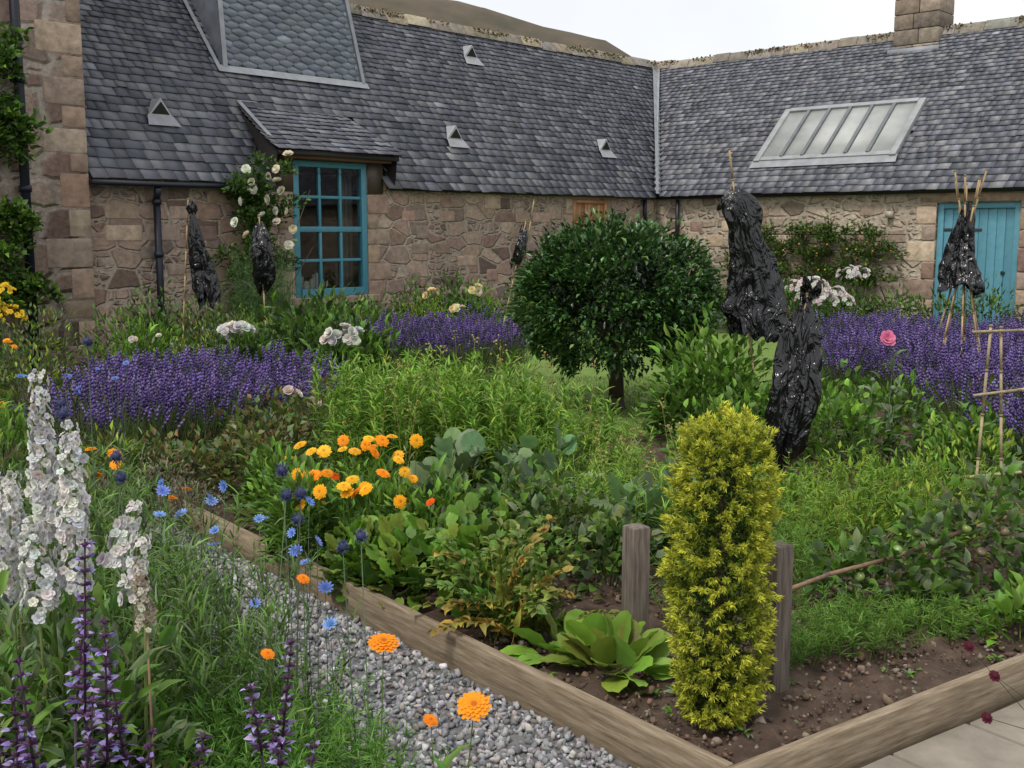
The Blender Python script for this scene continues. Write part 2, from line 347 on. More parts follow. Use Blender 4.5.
sz=rng.uniform(.006,.0155,n)
M.inst(PEB,P,frame(rdir(n),1),np.stack([sz*rng.uniform(.8,1.7,n),sz,sz*rng.uniform(.4,.9,n)],1),mixcols([(.25,.25,.26),(.14,.145,.155),(.34,.335,.34),(.19,.19,.195),(.26,.235,.22)],n,.25,.03))
M.build('gravel',M_PEBBLE)
flat('paving_bedding',[tuple(K+e1*(-.0)+e2*.03),tuple(K+e1*7+e2*.03),tuple(K+e1*7+e2*5),tuple(K+e1*(-.0)+e2*5)],.014,M_SOIL)
M=MB(); b=.05
while b<4.5:
    hgt=rng.choice([.24,.28,.34]); a=.02+rng.uniform(-.0,.2)
    while a<6:
        L_=rng.uniform(.3,.55); z=.035+rng.normal(0,.0025)
        v=[]
        for (aa,bb) in((a,b),(a+L_,b),(a+L_,b+hgt),(a,b+hgt)):
            p=K+e1*aa+e2*bb+rng.normal(0,.004,2); v.append(p)
        vv=[(p[0],p[1],z) for p in v]+[(p[0],p[1],.0) for p in v]
        M.add(vv,[(0,1,2),(0,2,3),(0,4,5),(0,5,1),(1,5,6),(1,6,2),(2,6,7),(2,7,3),(3,7,4),(3,4,0)],g(1))
        a+=L_+.02
    b+=hgt+.02
M.build('stone_paving',M_FLAG,bevel=.006)
def board(name,p,d,L_,off=0):
    ang=math.atan2(d[1],d[0]); Mx=Matrix.Translation((p[0],p[1],0))@Matrix.Rotation(ang,4,'Z')
    M=MB(); x=0
    while x<L_-.01:
        l=min(2.4,L_-x); M.box(x+.001,x+l-.003,-.019,.019,-.03,.15+rng.normal(0,.001),g(1)); x+=l
    return M.build(name,M_TIMBER,M=Mx,bevel=.004)
board('timber_bed_edging',K+w*.02,w,4.15); board('timber_bed_edging',K-e1*.02,e1,6.0)
board('timber_bed_edging',K+w*4.17+e1*.0,e1,3.0)
def post(x,y,z,r):
    M=MB(); M.box(-r,r,-r,r,-.05,z,g(1)); o=M.build('timber_post',M_POST,M=Matrix.Translation((x,y,0))@Matrix.Rotation(.5,4,'Z'),bevel=.006); return o
post(.45,3.87,.545,.036); post(.875,3.50,.585,.034)

# ---------------------------------------------------------------- buildings
C=(2.61,20.1,0); RZ=5.02; RISE=RZ-2.35
FL=Matrix.Translation(C)@Matrix.Rotation(math.radians(47),4,'Z')
FR=Matrix.Translation(C)@Matrix.Rotation(math.radians(-43),4,'Z')
house=empty('stone_cottage')
def walls(M,x0,x1,z0,z1,holes,y=0,dep=.2):
    X=sorted({x0,x1}|{v for h in holes for v in h[:2]}); Z=sorted({z0,z1}|{v for h in holes for v in h[2:]})
    for a,b in zip(X,X[1:]):
        for c,d in zip(Z,Z[1:]):
            if any(h[0]<=a and b<=h[1] and h[2]<=c and d<=h[3] for h in holes): continue
            M.poly([(a,y,c),(b,y,c),(b,y,d),(a,y,d)],g(1))
    for h in holes:
        a,b,c,d=h
        M.poly([(a,y,c),(a,y,d),(a,y+dep,d),(a,y+dep,c)],g(1)); M.poly([(b,y,c),(b,y+dep,c),(b,y+dep,d),(b,y,d)],g(1))
        M.poly([(a,y,c),(a,y+dep,c),(b,y+dep,c),(b,y,c)],g(1)); M.poly([(a,y,d),(b,y,d),(b,y+dep,d),(a,y+dep,d)],g(1))
M=MB(); walls(M,-10.72,0,-.1,2.35,[(-7.94,-6.72,.74,2.35),(-2.36,-1.44,1.70,2.12)])
M.poly([(-10.72,4.4,-.1),(6,4.4,-.1),(6,4.4,2.35),(-10.72,4.4,2.35)],g(1)); M.build('walls',M_RUB,house,FL)
M=MB(); walls(M,0,12,-.1,2.35,[(5.1,6.3,-.1,2.02)])
M.poly([(-4.4,6,-.1),(12,6,-.1),(12,6,2.35),(-4.4,6,2.35)],g(1))
M.poly([(12,0,-.1),(12,6,-.1),(12,6,2.35),(12,3,RZ),(12,0,2.35)],g(1)); M.build('walls',M_RUB2,house,FR)
M=MB(); TX=-10.72
M.box(-20,TX,-.12,6,-.1,6.4,g(1)); M.build('tall_wing_walls',M_RUB3,house,FL)
M=MB(); M.poly([(-20.2,-.4,6.3),(TX+.2,-.4,6.3),(TX+.2,3,9.2),(-20.2,3,9.2)],g(.1)); M.poly([(-20.2,3,9.2),(TX+.2,3,9.2),(TX+.2,6.4,6.3),(-20.2,6.4,6.3)],g(.1))
M.poly([(TX+.01,-.1,6.3),(TX+.01,6,6.3),(TX+.01,3,9.1)],g(.3)); M.build('tall_wing_roof',M_UNDER,house,FL)
QC=[(.33,.23,.175),(.37,.28,.21),(.27,.19,.15),(.40,.31,.235),(.32,.245,.19)]
def quoins(M,x,side,z0,z1,y=-.012,wl=(.34,.2),hh=(.2,.34)):
    z=z0;k=0
    while z<z1-.05:
        h=min(rng.uniform(*hh),z1-z); l=wl[k%2]*rng.uniform(.75,1.25); a,b=(x-l,x) if side<0 else (x,x+l)
        M.box(a,b,y+rng.normal(0,.003),y+.16,z+.006,z+h-.006,mixcols(QC,1,.14,.03)[0]); z+=h;k+=1
M=MB()
quoins(M,TX+.006,-1,0,6.4,-.126,(.42,.22),(.2,.38))
quoins(M,-7.94,-1,.5,2.3); quoins(M,-6.72,1,.4,2.3,wl=(.42,.24))
M.box(-8.1,-6.55,-.06,.12,.64,.735,(.36,.27,.2))
quoins(M,-2.36,-1,1.55,2.14,wl=(.22,.14)); quoins(M,-1.44,1,1.55,2.14,wl=(.22,.14)); M.box(-2.6,-1.2,-.014,.1,2.145,2.3,(.36,.25,.18))
# squared blocks built into the rubble, set in rough courses
cy_=.45
while cy_<2.0:
    hh=rng.uniform(.16,.24); x=-10.5
    while x<-.4:
        l=rng.uniform(.22,.5)
        if rng.uniform()<.42 and not(-8.4<x<-6.2 and True) and not(-2.9<x<-1.1 and cy_>1.2) and not(x+l>-8.3 and x<-6.3):
            M.box(x,x+l-.02,-.006-rng.uniform(0,.006),.1,cy_,cy_+hh*rng.uniform(.75,.95),mixcols(QC+[(.42,.34,.26),(.23,.18,.15),(.36,.23,.18)],1,.15,.03)[0])
        x+=l+rng.uniform(.0,.12)
    cy_+=hh+.03
M.build('dressed_quoins',M_BLOCK,house,FL,bevel=.02)
M=MB(); quoins(M,5.1,-1,0,2.02,wl=(.38,.24)); quoins(M,6.3,1,0,2.02,wl=(.38,.24)); M.box(4.85,6.6,-.016,.15,2.03,2.27,(.34,.24,.18))
cy_=.6
while cy_<2.0:
    hh=rng.uniform(.16,.24); x=.3
    while x<4.4:
        l=rng.uniform(.2,.42)
        if rng.uniform()<.3: M.box(x,x+l-.02,-.006-rng.uniform(0,.006),.1,cy_,cy_+hh*.88,mixcols(QC+[(.4,.34,.26)],1,.15,.03)[0])
        x+=l+.05
    cy_+=hh+.03
M.build('door_quoins',M_BLOCK,house,FR,bevel=.02)
SLP=RISE/2.2; thL=math.atan(SLP); thR=math.atan(RISE/3); SL=math.hypot(2.2,RISE); SR=math.hypot(3,RISE)
ML=FL@Matrix.Translation((0,0,2.35))@Matrix.Rotation(thL,4,'X'); MR=FR@Matrix.Translation((0,0,2.35))@Matrix.Rotation(thR,4,'X')
SC=[(.085,.09,.104),(.11,.114,.13),(.07,.074,.088),(.135,.137,.15),(.10,.10,.11),(.16,.16,.165)]
def slates(M,s0,s1,xr,skip=None,e0=.155,e1_=.09,wr=(.13,.26),cols=SC,point=False,amt=.14):
    s=s0;row=0
    while s<s1:
        f=(s-s0)/(s1-s0); e=e0+(e1_-e0)*f; xa,xb=xr(s); x=xa+(rng.uniform(-.1,.0) if not point else (-.5*wr[0] if row%2 else 0))
        while x<xb:
            wd=rng.uniform(*wr)*(1-.25*f) if not point else wr[0]
            a=max(x,xa); bx=min(x+wd-.006,xb); x+=wd
            if bx-a<.03: continue
            if skip and skip((a+bx)/2,s): continue
            lo=s+rng.normal(0,.006); hi=lo+e*1.6; h0=.028+rng.uniform(0,.007); t=.009; h1=.004; sk=rng.normal(0,.003)
            c=mixcols(cols,1,amt,.012)[0]
            if rng.uniform()<.012: c=c*1.7
            if point:
                m=(a+bx)/2; v=[(a,lo+.5*e,h0*.9),(m,lo,h0),(bx,lo+.5*e,h0*.9),(bx,hi,h1),(a,hi,h1)]
                v+= [(q[0],q[1],q[2]-t) for q in v[:3]]
                M.add(v,[(0,1,2),(0,2,3),(0,3,4),(0,5,6),(0,6,1),(1,6,7),(1,7,2)],c)
            else:
                v=[(a,lo+sk,h0),(bx,lo-sk,h0),(bx,hi,h1),(a,hi,h1),(a,lo+sk,h0-t),(bx,lo-sk,h0-t),(bx,hi,h1-t),(a,hi,h1-t)]
                cc=np.tile(c,(8,1)); cc[4:]*=.5
                M.add(v,[(0,1,2),(0,2,3),(0,4,5),(0,5,1),(1,5,6),(1,6,2),(3,7,4),(3,4,0)],cc)
        s+=e; row+=1
cL=math.cos(thL); cR=math.cos(thR)
M=MB(); slates(M,-.24,SL-.05,lambda s:(TX+.02,s*cL*3/2.2-.05),lambda x,s:(-8.28<x<-6.36 and s*cL<.62) or (-8.1<x<-5.95 and 1.2<s*cL))
M.build('roof_slates',M_SLATE,house,ML)
M=MB(); slates(M,-.24,SR-.05,lambda s:(-s*cR*2.2/3+.05,12.1),lambda x,s:(1.8<x<4.2 and .66<s<1.85))
M.build('roof_slates',M_SLATE,house,MR)
M=MB(); o=-.012
M.poly([(TX,-.2,o),(-8.28,-.2,o),(-8.28,SL,o),(TX,SL,o)],g(1)); M.poly([(-8.28,1.02,o),(-6.36,1.02,o),(-6.36,SL,o),(-8.28,SL,o)],g(1))
M.poly([(-6.36,-.2,o),(-.2,-.2,o),(3,SL,o),(-6.36,SL,o)],g(1)); M.build('roof_boards',M_UNDER,house,ML)
M=MB(); M.poly([(.2,-.2,o),(12,-.2,o),(12,SR,o),(-2.2,SR,o)],g(1)); M.build('roof_boards',M_UNDER,house,MR)
M=MB(); M.poly([(TX,2.2,RZ-.01),(3,2.2,RZ-.01),(6,4.4,2.3),(TX,4.4,2.3)],g(1)); M.build('back_roof',M_UNDER,house,FL)
M=MB(); M.poly([(-2.2,3,RZ-.01),(12,3,RZ-.01),(12,6,2.3),(-4.4,6,2.3)],g(1)); M.build('back_roof',M_UNDER,house,FR)
NV=(.010,.013,.024)
M=MB(); M.box(TX,-8.3,-.21,-.13,2.10,2.155,NV); M.box(-6.34,-.1,-.10,.0,2.16,2.26,(.03,.03,.035))  # gutter first; the dark grey box paints shadow beneath the slate overhang
for x,zt,zb in((-9.91,2.1,0),):
    M.tube((x,-.10,zb),(x,-.10,1.95),.042,.042,NV,10); M.tube((x,-.10,1.95),(x-.02,-.18,2.09),.042,.042,NV,10)
    for z in(.6,1.3,1.9): M.tube((x,-.10,z),(x,-.10,z+.06),.055,.055,NV,10)
x=-11.45; M.tube((x,-.2,0),(x,-.2,6.2),.05,.05,NV,10)
for z in(.9,2.0,3.1,4.2): M.tube((x,-.2,z),(x,-.2,z+.07),.065,.065,NV,10)
M.tube((-.45,-.07,1.7),(-.45,-.07,2.15),.035,.035,NV,8)
M.build('gutter_eave_shade_and_downpipes',M_PAINT,house,FL,smooth=False)
M=MB(); M.box(.1,12,-.10,.0,2.16,2.26,(.03,.03,.035)); M.tube((.5,-.07,1.3),(.5,-.07,2.15),.035,.035,(.015,.015,.02),8)  # long dark box is painted shade under the overhanging slates, then a pipe
M.box(4.35,4.45,-.10,0,1.80,1.9,(.4,.36,.3)); M.build('eaves_shade_strip_and_pipe',M_PAINT,house,FR)
M=MB(); LD=(.25,.265,.285)
M.poly([(-.20,-.15,.042),(.03,-.15,.042),(3.0,SL,.042),(2.80,SL,.042)],LD); M.build('valley_lead',M_LEAD,house,ML)
M=MB(); M.poly([(-.02,-.15,.040),(.09,-.15,.040),(-2.11,SR,.040),(-2.2,SR,.040)],LD); M.build('valley_lead',M_LEAD,house,MR)
def ridge(M,x0,x1,y,z):
    x=x0
    while x<x1:
        l=rng.uniform(.35,.6); c=mixcols([(.25,.22,.18),(.21,.19,.16),(.28,.24,.18),(.23,.21,.19)],1,.12,.015)[0]; zz=z+rng.normal(0,.008)
        v=[]
        for xx in(x+.004,min(x+l,x1)-.004):
            v+=[(xx,y-.14,zz-.12),(xx,y-.12,zz-.06),(xx,y-.04,zz+.05),(xx,y+.04,zz+.05),(xx,y+.14,zz-.12)]
        f=[(0,1,6),(0,6,5),(1,2,7),(1,7,6),(2,3,8),(2,8,7),(3,4,9),(3,9,8),(0,2,1),(0,3,2),(0,4,3),(5,6,7),(5,7,8),(5,8,9)]
        M.add(v,f,c); x+=l
M=MB(); ridge(M,TX,3.0,2.2,RZ+.03); M.build('ridge_stones',M_BLOCK,house,FL,bevel=.012)
M=MB(); ridge(M,-2.2,12,3.0,RZ+.03); M.build('ridge_stones',M_BLOCK,house,FR,bevel=.012)
def moss(fr,x0,x1,y):
    M=MB(); n=4200; P=np.stack([rng.uniform(x0,x1,n),y-.05+rng.normal(0,.06,n),RZ+.04+rng.uniform(-.06,.035,n)],1)
    keep=(np.sin(P[:,0]*2.3)+np.sin(P[:,0]*5.1)+rng.normal(0,.5,n))>.0; P=P[keep]; n=len(P)
    M.inst(OC,P,frame(rdir(n),1),rng.uniform(.008,.026,n),mixcols([(.24,.17,.07),(.11,.12,.04),(.28,.25,.17),(.2,.12,.05)],n)); M.build('ridge_moss',M_YEW,house,fr)
moss(FL,TX,2.8,2.2); moss(FR,-2,12,3.0)
M=MB(); Dk=MB()
def vent(x,d):
    z=2.35+SLP*d+.05; W_=.165; H_=.20; dy=H_/SLP
    A=(x-W_,d-.03,z-.02);B=(x+W_,d-.03,z-.02);Tt=(x,d-.05,z+H_);Rr=(x,d+dy,z+H_)
    M.poly([A,Tt,Rr],(.30,.31,.33)); M.poly([B,Rr,Tt],(.26,.27,.29))
    w2=W_*.72; Dk.poly([(x-w2,d-.045,z+.01),(x+w2,d-.045,z+.01),(x,d-.06,z+H_*.78)],g(1))
    M.poly([(x-W_,d-.036,z-.02),(x+W_,d-.036,z-.02),(x,d-.052,z+H_)],(.45,.46,.47))
    M.poly([(x-W_-.05,d-.14,z-.13),(x+W_+.05,d-.14,z-.13),(x+W_,d-.03,z),(x-W_,d-.03,z)],(.26,.27,.29))
for x,d in((-9.51,.47),(-3.02,1.72),(-4.61,.48),(-.91,.50)): vent(x,d)
M.build('roof_vents',M_LEAD,house,FL); Dk.build('roof_vent_openings',M_DARK,house,FL)
VZ=2.35+SLP*1.10+.03
ang=math.atan2(2.3,.42); MT=FL@Matrix.Translation((0,1.10,VZ))@Matrix.Rotation(ang,4,'X'); LT=2.5
M=MB(); xl=lambda s:-8.21+.06*s; xr_=lambda s:-5.84-.10*s
slates(M,.02,LT,lambda s:(xl(s)+.06,xr_(s)-.06),None,.085,.085,(.24,.24),[(.22,.24,.27),(.24,.26,.29),(.20,.22,.25)],True,.05)
M.build('ventilator_slates',M_SLATE,house,MT)
M=MB()
a=(xl(0),1.1,VZ);b=(xr_(0),1.1,VZ);c=(xr_(LT),1.1+LT*math.cos(ang),VZ+LT*math.sin(ang));d=(xl(LT),c[1],c[2])
M.poly([a,b,c,d],(.13,.15,.17)); bk=(c[0],2.9,c[2]);bl=(d[0],2.9,d[2])
M.poly([b,(b[0],3.3,VZ),bk,c],(.17,.19,.22)); M.poly([a,d,bl,(a[0],3.3,VZ)],(.12,.13,.15)); M.poly([(a[0],3.3,VZ),bl,bk,(b[0],3.3,VZ)],(.2,.2,.2))
ap=((c[0]+d[0])/2,(c[1]+2.9)/2,c[2]+.7)
M.poly([d,c,ap],(.2,.2,.22));M.poly([c,bk,ap],(.2,.2,.22));M.poly([bk,bl,ap],(.2,.2,.22));M.poly([bl,d,ap],(.2,.2,.22))
M.build('ventilator_body',M_SLATE,house,FL)
M=MB()
M.poly([(xl(0)-.02,-.06,.05),(xl(0)+.05,-.06,.05),(xl(LT)+.05,LT,.05),(xl(LT)-.02,LT,.05)],LD); M.poly([(xr_(0)-.05,-.06,.05),(xr_(0)+.01,-.06,.05),(xr_(LT)+.01,LT,.05),(xr_(LT)-.05,LT,.05)],LD)
M.build('ventilator_lead',M_LEAD,house,MT)
M=MB(); s=1.06/cL; M.poly([(-8.26,s-.02,.06),(-5.80,s-.02,.06),(-5.80,s+.1,.062),(-8.26,s+.1,.062)],LD)
M.poly([(-8.32,s-.02,.061),(-8.26,s-.02,.061),(-8.26,SL,.061),(-8.32,SL,.061)],LD); M.build('ventilator_apron',M_LEAD,house,ML)
angc=math.atan2(.60,1.0); MC=FL@Matrix.Translation((0,-.26,2.62))@Matrix.Rotation(angc,4,'X')
M=MB(); slates(M,-.05,1.08,lambda s:(-8.36+.12*max(0,s-.2),-6.28-.30*max(0,s-.1)),None,.13,.11,(.14,.25)); M.build('canopy_slates',M_SLATE,house,MC)
M=MB(); M.poly([(-8.34,-.0,-.01),(-6.3,-.0,-.01),(-6.5,1.15,-.01),(-8.25,1.15,-.01)],g(1)); M.build('canopy_boards',M_UNDER,house,MC)
M=MB(); M.poly([(-8.36,.25,.05),(-8.30,.22,.05),(-8.19,1.22,.05),(-8.26,1.22,.05)],LD); M.poly([(-8.26,1.17,.05),(-8.26,1.23,.05),(-7.95,1.23,.05),(-7.95,1.17,.05)],LD); M.build('canopy_lead',M_LEAD,house,MC)
M=MB(); tc=(.04,.035,.035)
for x in(-8.30,-6.34): M.poly([(x,-.2,2.60),(x,.70,3.18),(x,-.14,2.18)],tc)
M.box(-8.3,-6.34,-.24,-.20,2.54,2.61,tc); M.box(-8.2,-7.945,-.02,.3,2.1,2.6,(.10,.075,.06)); M.box(-6.715,-6.45,-.02,.3,2.1,2.6,(.10,.075,.06)); M.box(-8.2,-6.45,-.2,.4,2.51,2.545,(.16,.07,.04))
M.build('canopy_fascia',M_PAINT,house,FL)
M=MB(); bl=(.075,.26,.34); X0,X1,Z0,Z1=-7.935,-6.725,.742,2.503; y0=.0
M.box(X0,X0+.09,y0,y0+.1,Z0,Z1,bl); M.box(X1-.09,X1,y0,y0+.1,Z0,Z1,bl); M.box(X0+.09,X1-.09,y0,y0+.1,Z1-.08,Z1,bl); M.box(X0+.09,X1-.09,y0-.02,y0+.1,Z0,Z0+.10,bl)
zm=(Z0+Z1)/2; M.box(X0+.09,X1-.09,y0+.01,y0+.09,zm-.035,zm+.035,bl)
for i in(1,2):
    x=X0+.09+(X1-X0-.18)*i/3; M.box(x-.02,x+.02,y0+.02,y0+.07,Z0+.10,zm-.035,bl); M.box(x-.02,x+.02,y0+.02,y0+.07,zm+.035,Z1-.08,bl)
for a,b in((Z0+.10,zm-.035),(zm+.035,Z1-.08)):
    z=(a+b)/2; M.box(X0+.09,X1-.09,y0+.024,y0+.066,z-.019,z+.019,bl)
M.build('sash_window_frame',M_PAINT,house,FL,bevel=.004)
M=MB(); M.poly([(X0+.05,y0+.05,Z0+.05),(X1-.05,y0+.05,Z0+.05),(X1-.05,y0+.05,Z1-.05),(X0+.05,y0+.05,Z1-.05)],g(1)); M.build('window_glass',M_GLASS,house,FL)
M=MB(); M.box(X0-.4,X1+.4,1.6,1.65,0,2.6,g(1)); M.box(X0-.4,X0-.35,.25,1.6,0,2.6,g(1)); M.box(X1+.35,X1+.4,.25,1.6,0,2.6,g(1)); M.box(X0-.4,X1+.4,.12,1.6,2.505,2.508,g(1)); M.box(X0-.4,X1+.4,.25,1.6,.5,.55,g(1)); M.box(-2.5,-1.3,.2,.22,1.6,2.2,g(1)); M.build('room_interior',M_DARK,house,FL)
M=MB()
for i in range(12):
    x=-7.75+i*.045+rng.normal(0,.01); M.box(x,x+.05,.3+.02*(i%2),.33+.02*(i%2),.7,.98+.06*math.sin(i),(.6,.58,.55))
for i in range(5):
    x=-6.98+i*.04; M.box(x,x+.045,.25+.02*(i%2),.28+.02*(i%2),.8,2.45,(.25,.24,.22))
M.build('window_curtain',M_PETAL,house,FL)
M=MB(); wc=(.46,.24,.11)
M.box(-2.355,-2.28,-.02,.1,1.705,2.115,wc);M.box(-1.52,-1.445,-.02,.1,1.705,2.115,wc);M.box(-2.28,-1.52,-.02,.1,1.705,1.765,wc);M.box(-2.28,-1.52,-.02,.1,2.055,2.115,wc)
for i in range(9): M.box(-2.28+i*.0845,-2.28+i*.0845+.08,.01,.03,1.765,2.055,mixcols([(.36,.20,.10),(.45,.25,.12)],1)[0])
M.build('wooden_shutter_window',M_PAINT,house,FL)
M=MB(); dc=(.10,.28,.36)
M.box(5.105,5.19,.05,.13,-.05,2.015,dc);M.box(6.21,6.295,.05,.13,-.05,2.015,dc);M.box(5.19,6.21,.05,.13,1.93,2.015,dc)
for i in range(8):
    a=5.195+i*.127; M.box(a,a+.120,.085+.002*(i%2),.12,.02,1.925,np.array(dc)*rng.uniform(.9,1.08))
M.box(5.19,6.21,.10,.12,0,1.93,np.array(dc)*.4); M.box(5.19,5.75,.072,.084,1.60,1.64,(.03,.05,.06)); M.box(5.19,5.75,.072,.084,.35,.39,(.03,.05,.06)); M.tube((6.08,.06,1.0),(6.08,.09,1.0),.03,.03,(.02,.02,.02),8)
M.build('plank_door',M_PAINT,house,FR,bevel=.003)
M=MB(); fr=(.27,.28,.29)
M.box(1.74,1.85,.55,1.98,.0,.10,fr);M.box(4.15,4.26,.55,1.98,.0,.10,fr);M.box(1.85,4.15,1.89,1.98,.0,.11,fr);M.box(1.85,4.15,.57,.66,.0,.09,fr); M.poly([(1.70,.42,.05),(4.30,.42,.05),(4.28,.58,.07),(1.72,.58,.07)],(.26,.27,.29))
for i in range(1,6):
    x=1.85+2.3*i/6; M.box(x-.03,x+.03,.64,1.9,.06,.11,(.13,.14,.15))
M.build('rooflight_frame',M_LEAD,house,MR,bevel=.006)
M=MB(); M.box(1.84,4.16,.62,1.92,.03,.07,g(1)); M.build('rooflight_glass',M_SKYG,house,MR)
M=MB(); cx=3.48; z=4.55; k=0
while z<6.0:
    h=.26
    for a,b in((cx-.4,cx-.06+.1*(k%2)),(cx-.05+.1*(k%2),cx+.4)): M.box(a,b,2.68,3.32,z,z+h-.008,mixcols([(.25,.20,.16),(.19,.16,.13),(.29,.245,.19)],1,.12,.02)[0])
    z+=h;k+=1
M.box(cx-.47,cx+.47,2.6,3.4,z,z+.13,(.28,.24,.19)); M.tube((cx,3,z+.1),(cx,3,z+.6),.14,.12,(.4,.22,.12),12)
M.build('chimney',M_BLOCK,house,FR,bevel=.015)
M=MB(); M.box(cx-.45,cx+.45,2.58,2.64,4.62,4.74,LD); M.build('chimney_flashing',M_LEAD,house,FR)
def LW(x,y): p=FL@Vector((x,y,0)); return p.x,p.y
def RW(x,y): p=FR@Vector((x,y,0)); return p.x,p.y

# ---------------------------------------------------------------- standard tree
tree=empty('round_bay_tree')
M=MB(); tx,ty=.93,9.8
M.tube((tx,ty,-.02),(tx+.01,ty,.12),.10,.07,(.06,.045,.035),10); M.tube((tx+.01,ty,.12),(tx,ty,.6),.07,.06,(.06,.045,.035),10)
for i in range(16):
    a=i*2.4; e=rng.uniform(.4,1.2); L_=rng.uniform(.5,.7); p0=np.array([tx,ty,.52]); p1=p0+L_*np.array([math.cos(a)*math.cos(e),math.sin(a)*math.cos(e),math.sin(e)]); M.tube(p0,p1,.03,.008,(.07,.055,.04),6)
M.build('trunk_and_limbs',M_WOODC,tree)
M=MB(); CZ=.99
nc=380; d=rdir(nc,-.85,1); lump=1+.06*np.sin(5*np.arctan2(d[:,1],d[:,0])+4*d[:,2])+rng.normal(0,.03,nc)
cen=np.array([tx,ty,CZ])+d*np.array([.86,.86,.64])*lump[:,None]*.95
cen[:,2]=np.maximum(cen[:,2],.43+rng.normal(0,.04,nc))
for cpt,dd in zip(cen,d):
    n=40; off=rng.normal(0,.055,(n,3)); D=dd+rng.normal(0,.55,(n,3))+np.array([0,0,.25]); l=rng.uniform(.045,.08,n)
    c=mixcols([(.028,.075,.018),(.04,.10,.024),(.06,.14,.03)],n)*(rng.uniform(.65,1.35)); young=rng.uniform(0,1,n)<.06; c[young]=(.14,.24,.05)
    M.inst(LS,cpt+off,frame(D,.3),np.stack([l*.5,l,l],1),c)
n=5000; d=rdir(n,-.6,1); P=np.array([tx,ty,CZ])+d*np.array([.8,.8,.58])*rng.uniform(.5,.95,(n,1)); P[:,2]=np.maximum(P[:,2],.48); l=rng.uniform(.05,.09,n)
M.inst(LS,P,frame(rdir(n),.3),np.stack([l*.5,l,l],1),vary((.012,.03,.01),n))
M.build('leaves',M_GLOSSLEAF,tree)
M=MB(); n=18000; P=np.stack([rng.uniform(-.4,2.6,n),rng.uniform(7.6,12,n),np.full(n,.005)],1)
M.inst(NE,P,frame(np.stack([rng.normal(0,.4,n),rng.normal(0,.4,n),np.ones(n)],1),1),np.stack([np.full(n,.006),np.full(n,.03),rng.uniform(.02,.05,n)],1),mixcols([(.12,.22,.035),(.15,.25,.05),(.18,.23,.08)],n)); M.build('lawn_grass_blades',M_YEW)

# ---------------------------------------------------------------- golden yew
M=MB(); yx,yy=.64,3.27
M.tube((yx,yy,.05),(yx,yy,.8),.02,.01,(.1,.07,.05),6)
def yr(z): return np.interp(z,[.08,.14,.3,.6,.85,1.0,1.08],[.075,.105,.13,.142,.138,.12,.06])
n=1250; z=rng.uniform(.08,1.0,n); a=rng.uniform(0,2*np.pi,n); lay=rng.uniform(.66,1.0,n); r=yr(z)*lay*(1+.11*np.sin(3*a+z*9)+.07*np.sin(5*a-z*16))
P=np.stack([yx+r*np.cos(a),yy+r*np.sin(a),z],1); D=np.stack([np.cos(a),np.sin(a),np.full(n,.55)],1)+rng.normal(0,.25,(n,3))
D[z>.90,2]+=1.3
ne=26; te=np.arange(0,ne)*2.4; re=rng.uniform(.01,.10,ne)
ext=np.stack([yx+re*np.cos(te),yy+re*np.sin(te),rng.uniform(.97,1.05,ne)],1); P=np.vstack([P,ext]); D=np.vstack([D,np.stack([rng.normal(0,.3,ne),rng.normal(0,.3,ne),np.ones(ne)],1)]); lay=np.append(lay,np.ones(ne)); n=len(P); D=nrm(D)
Ln=rng.uniform(.02,.045,n)
stems(M,P,P+D*Ln[:,None],.0016,vary((.3,.32,.05),n)); k=26; i=np.repeat(np.arange(n),k); f=rng.uniform(.0,1,n*k)
Rf=frame(D); az=rng.uniform(0,2*np.pi,n*k); sp=1.15-.75*f
loc=np.stack([np.cos(az)*np.sin(sp),np.sin(az)*np.sin(sp),np.cos(sp)],1); dd=np.einsum('nij,nj->ni',Rf[i],loc)
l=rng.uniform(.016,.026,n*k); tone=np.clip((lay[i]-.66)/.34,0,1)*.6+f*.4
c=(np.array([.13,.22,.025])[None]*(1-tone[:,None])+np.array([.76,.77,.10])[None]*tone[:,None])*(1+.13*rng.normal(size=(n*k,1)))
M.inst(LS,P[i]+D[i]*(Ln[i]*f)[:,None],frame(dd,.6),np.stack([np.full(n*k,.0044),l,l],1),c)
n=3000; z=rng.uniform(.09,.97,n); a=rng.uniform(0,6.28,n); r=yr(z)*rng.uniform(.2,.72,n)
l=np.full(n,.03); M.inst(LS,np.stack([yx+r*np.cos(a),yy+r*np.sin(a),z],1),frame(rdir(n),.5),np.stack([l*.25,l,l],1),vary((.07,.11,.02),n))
M.build('golden_yew',M_YEW)

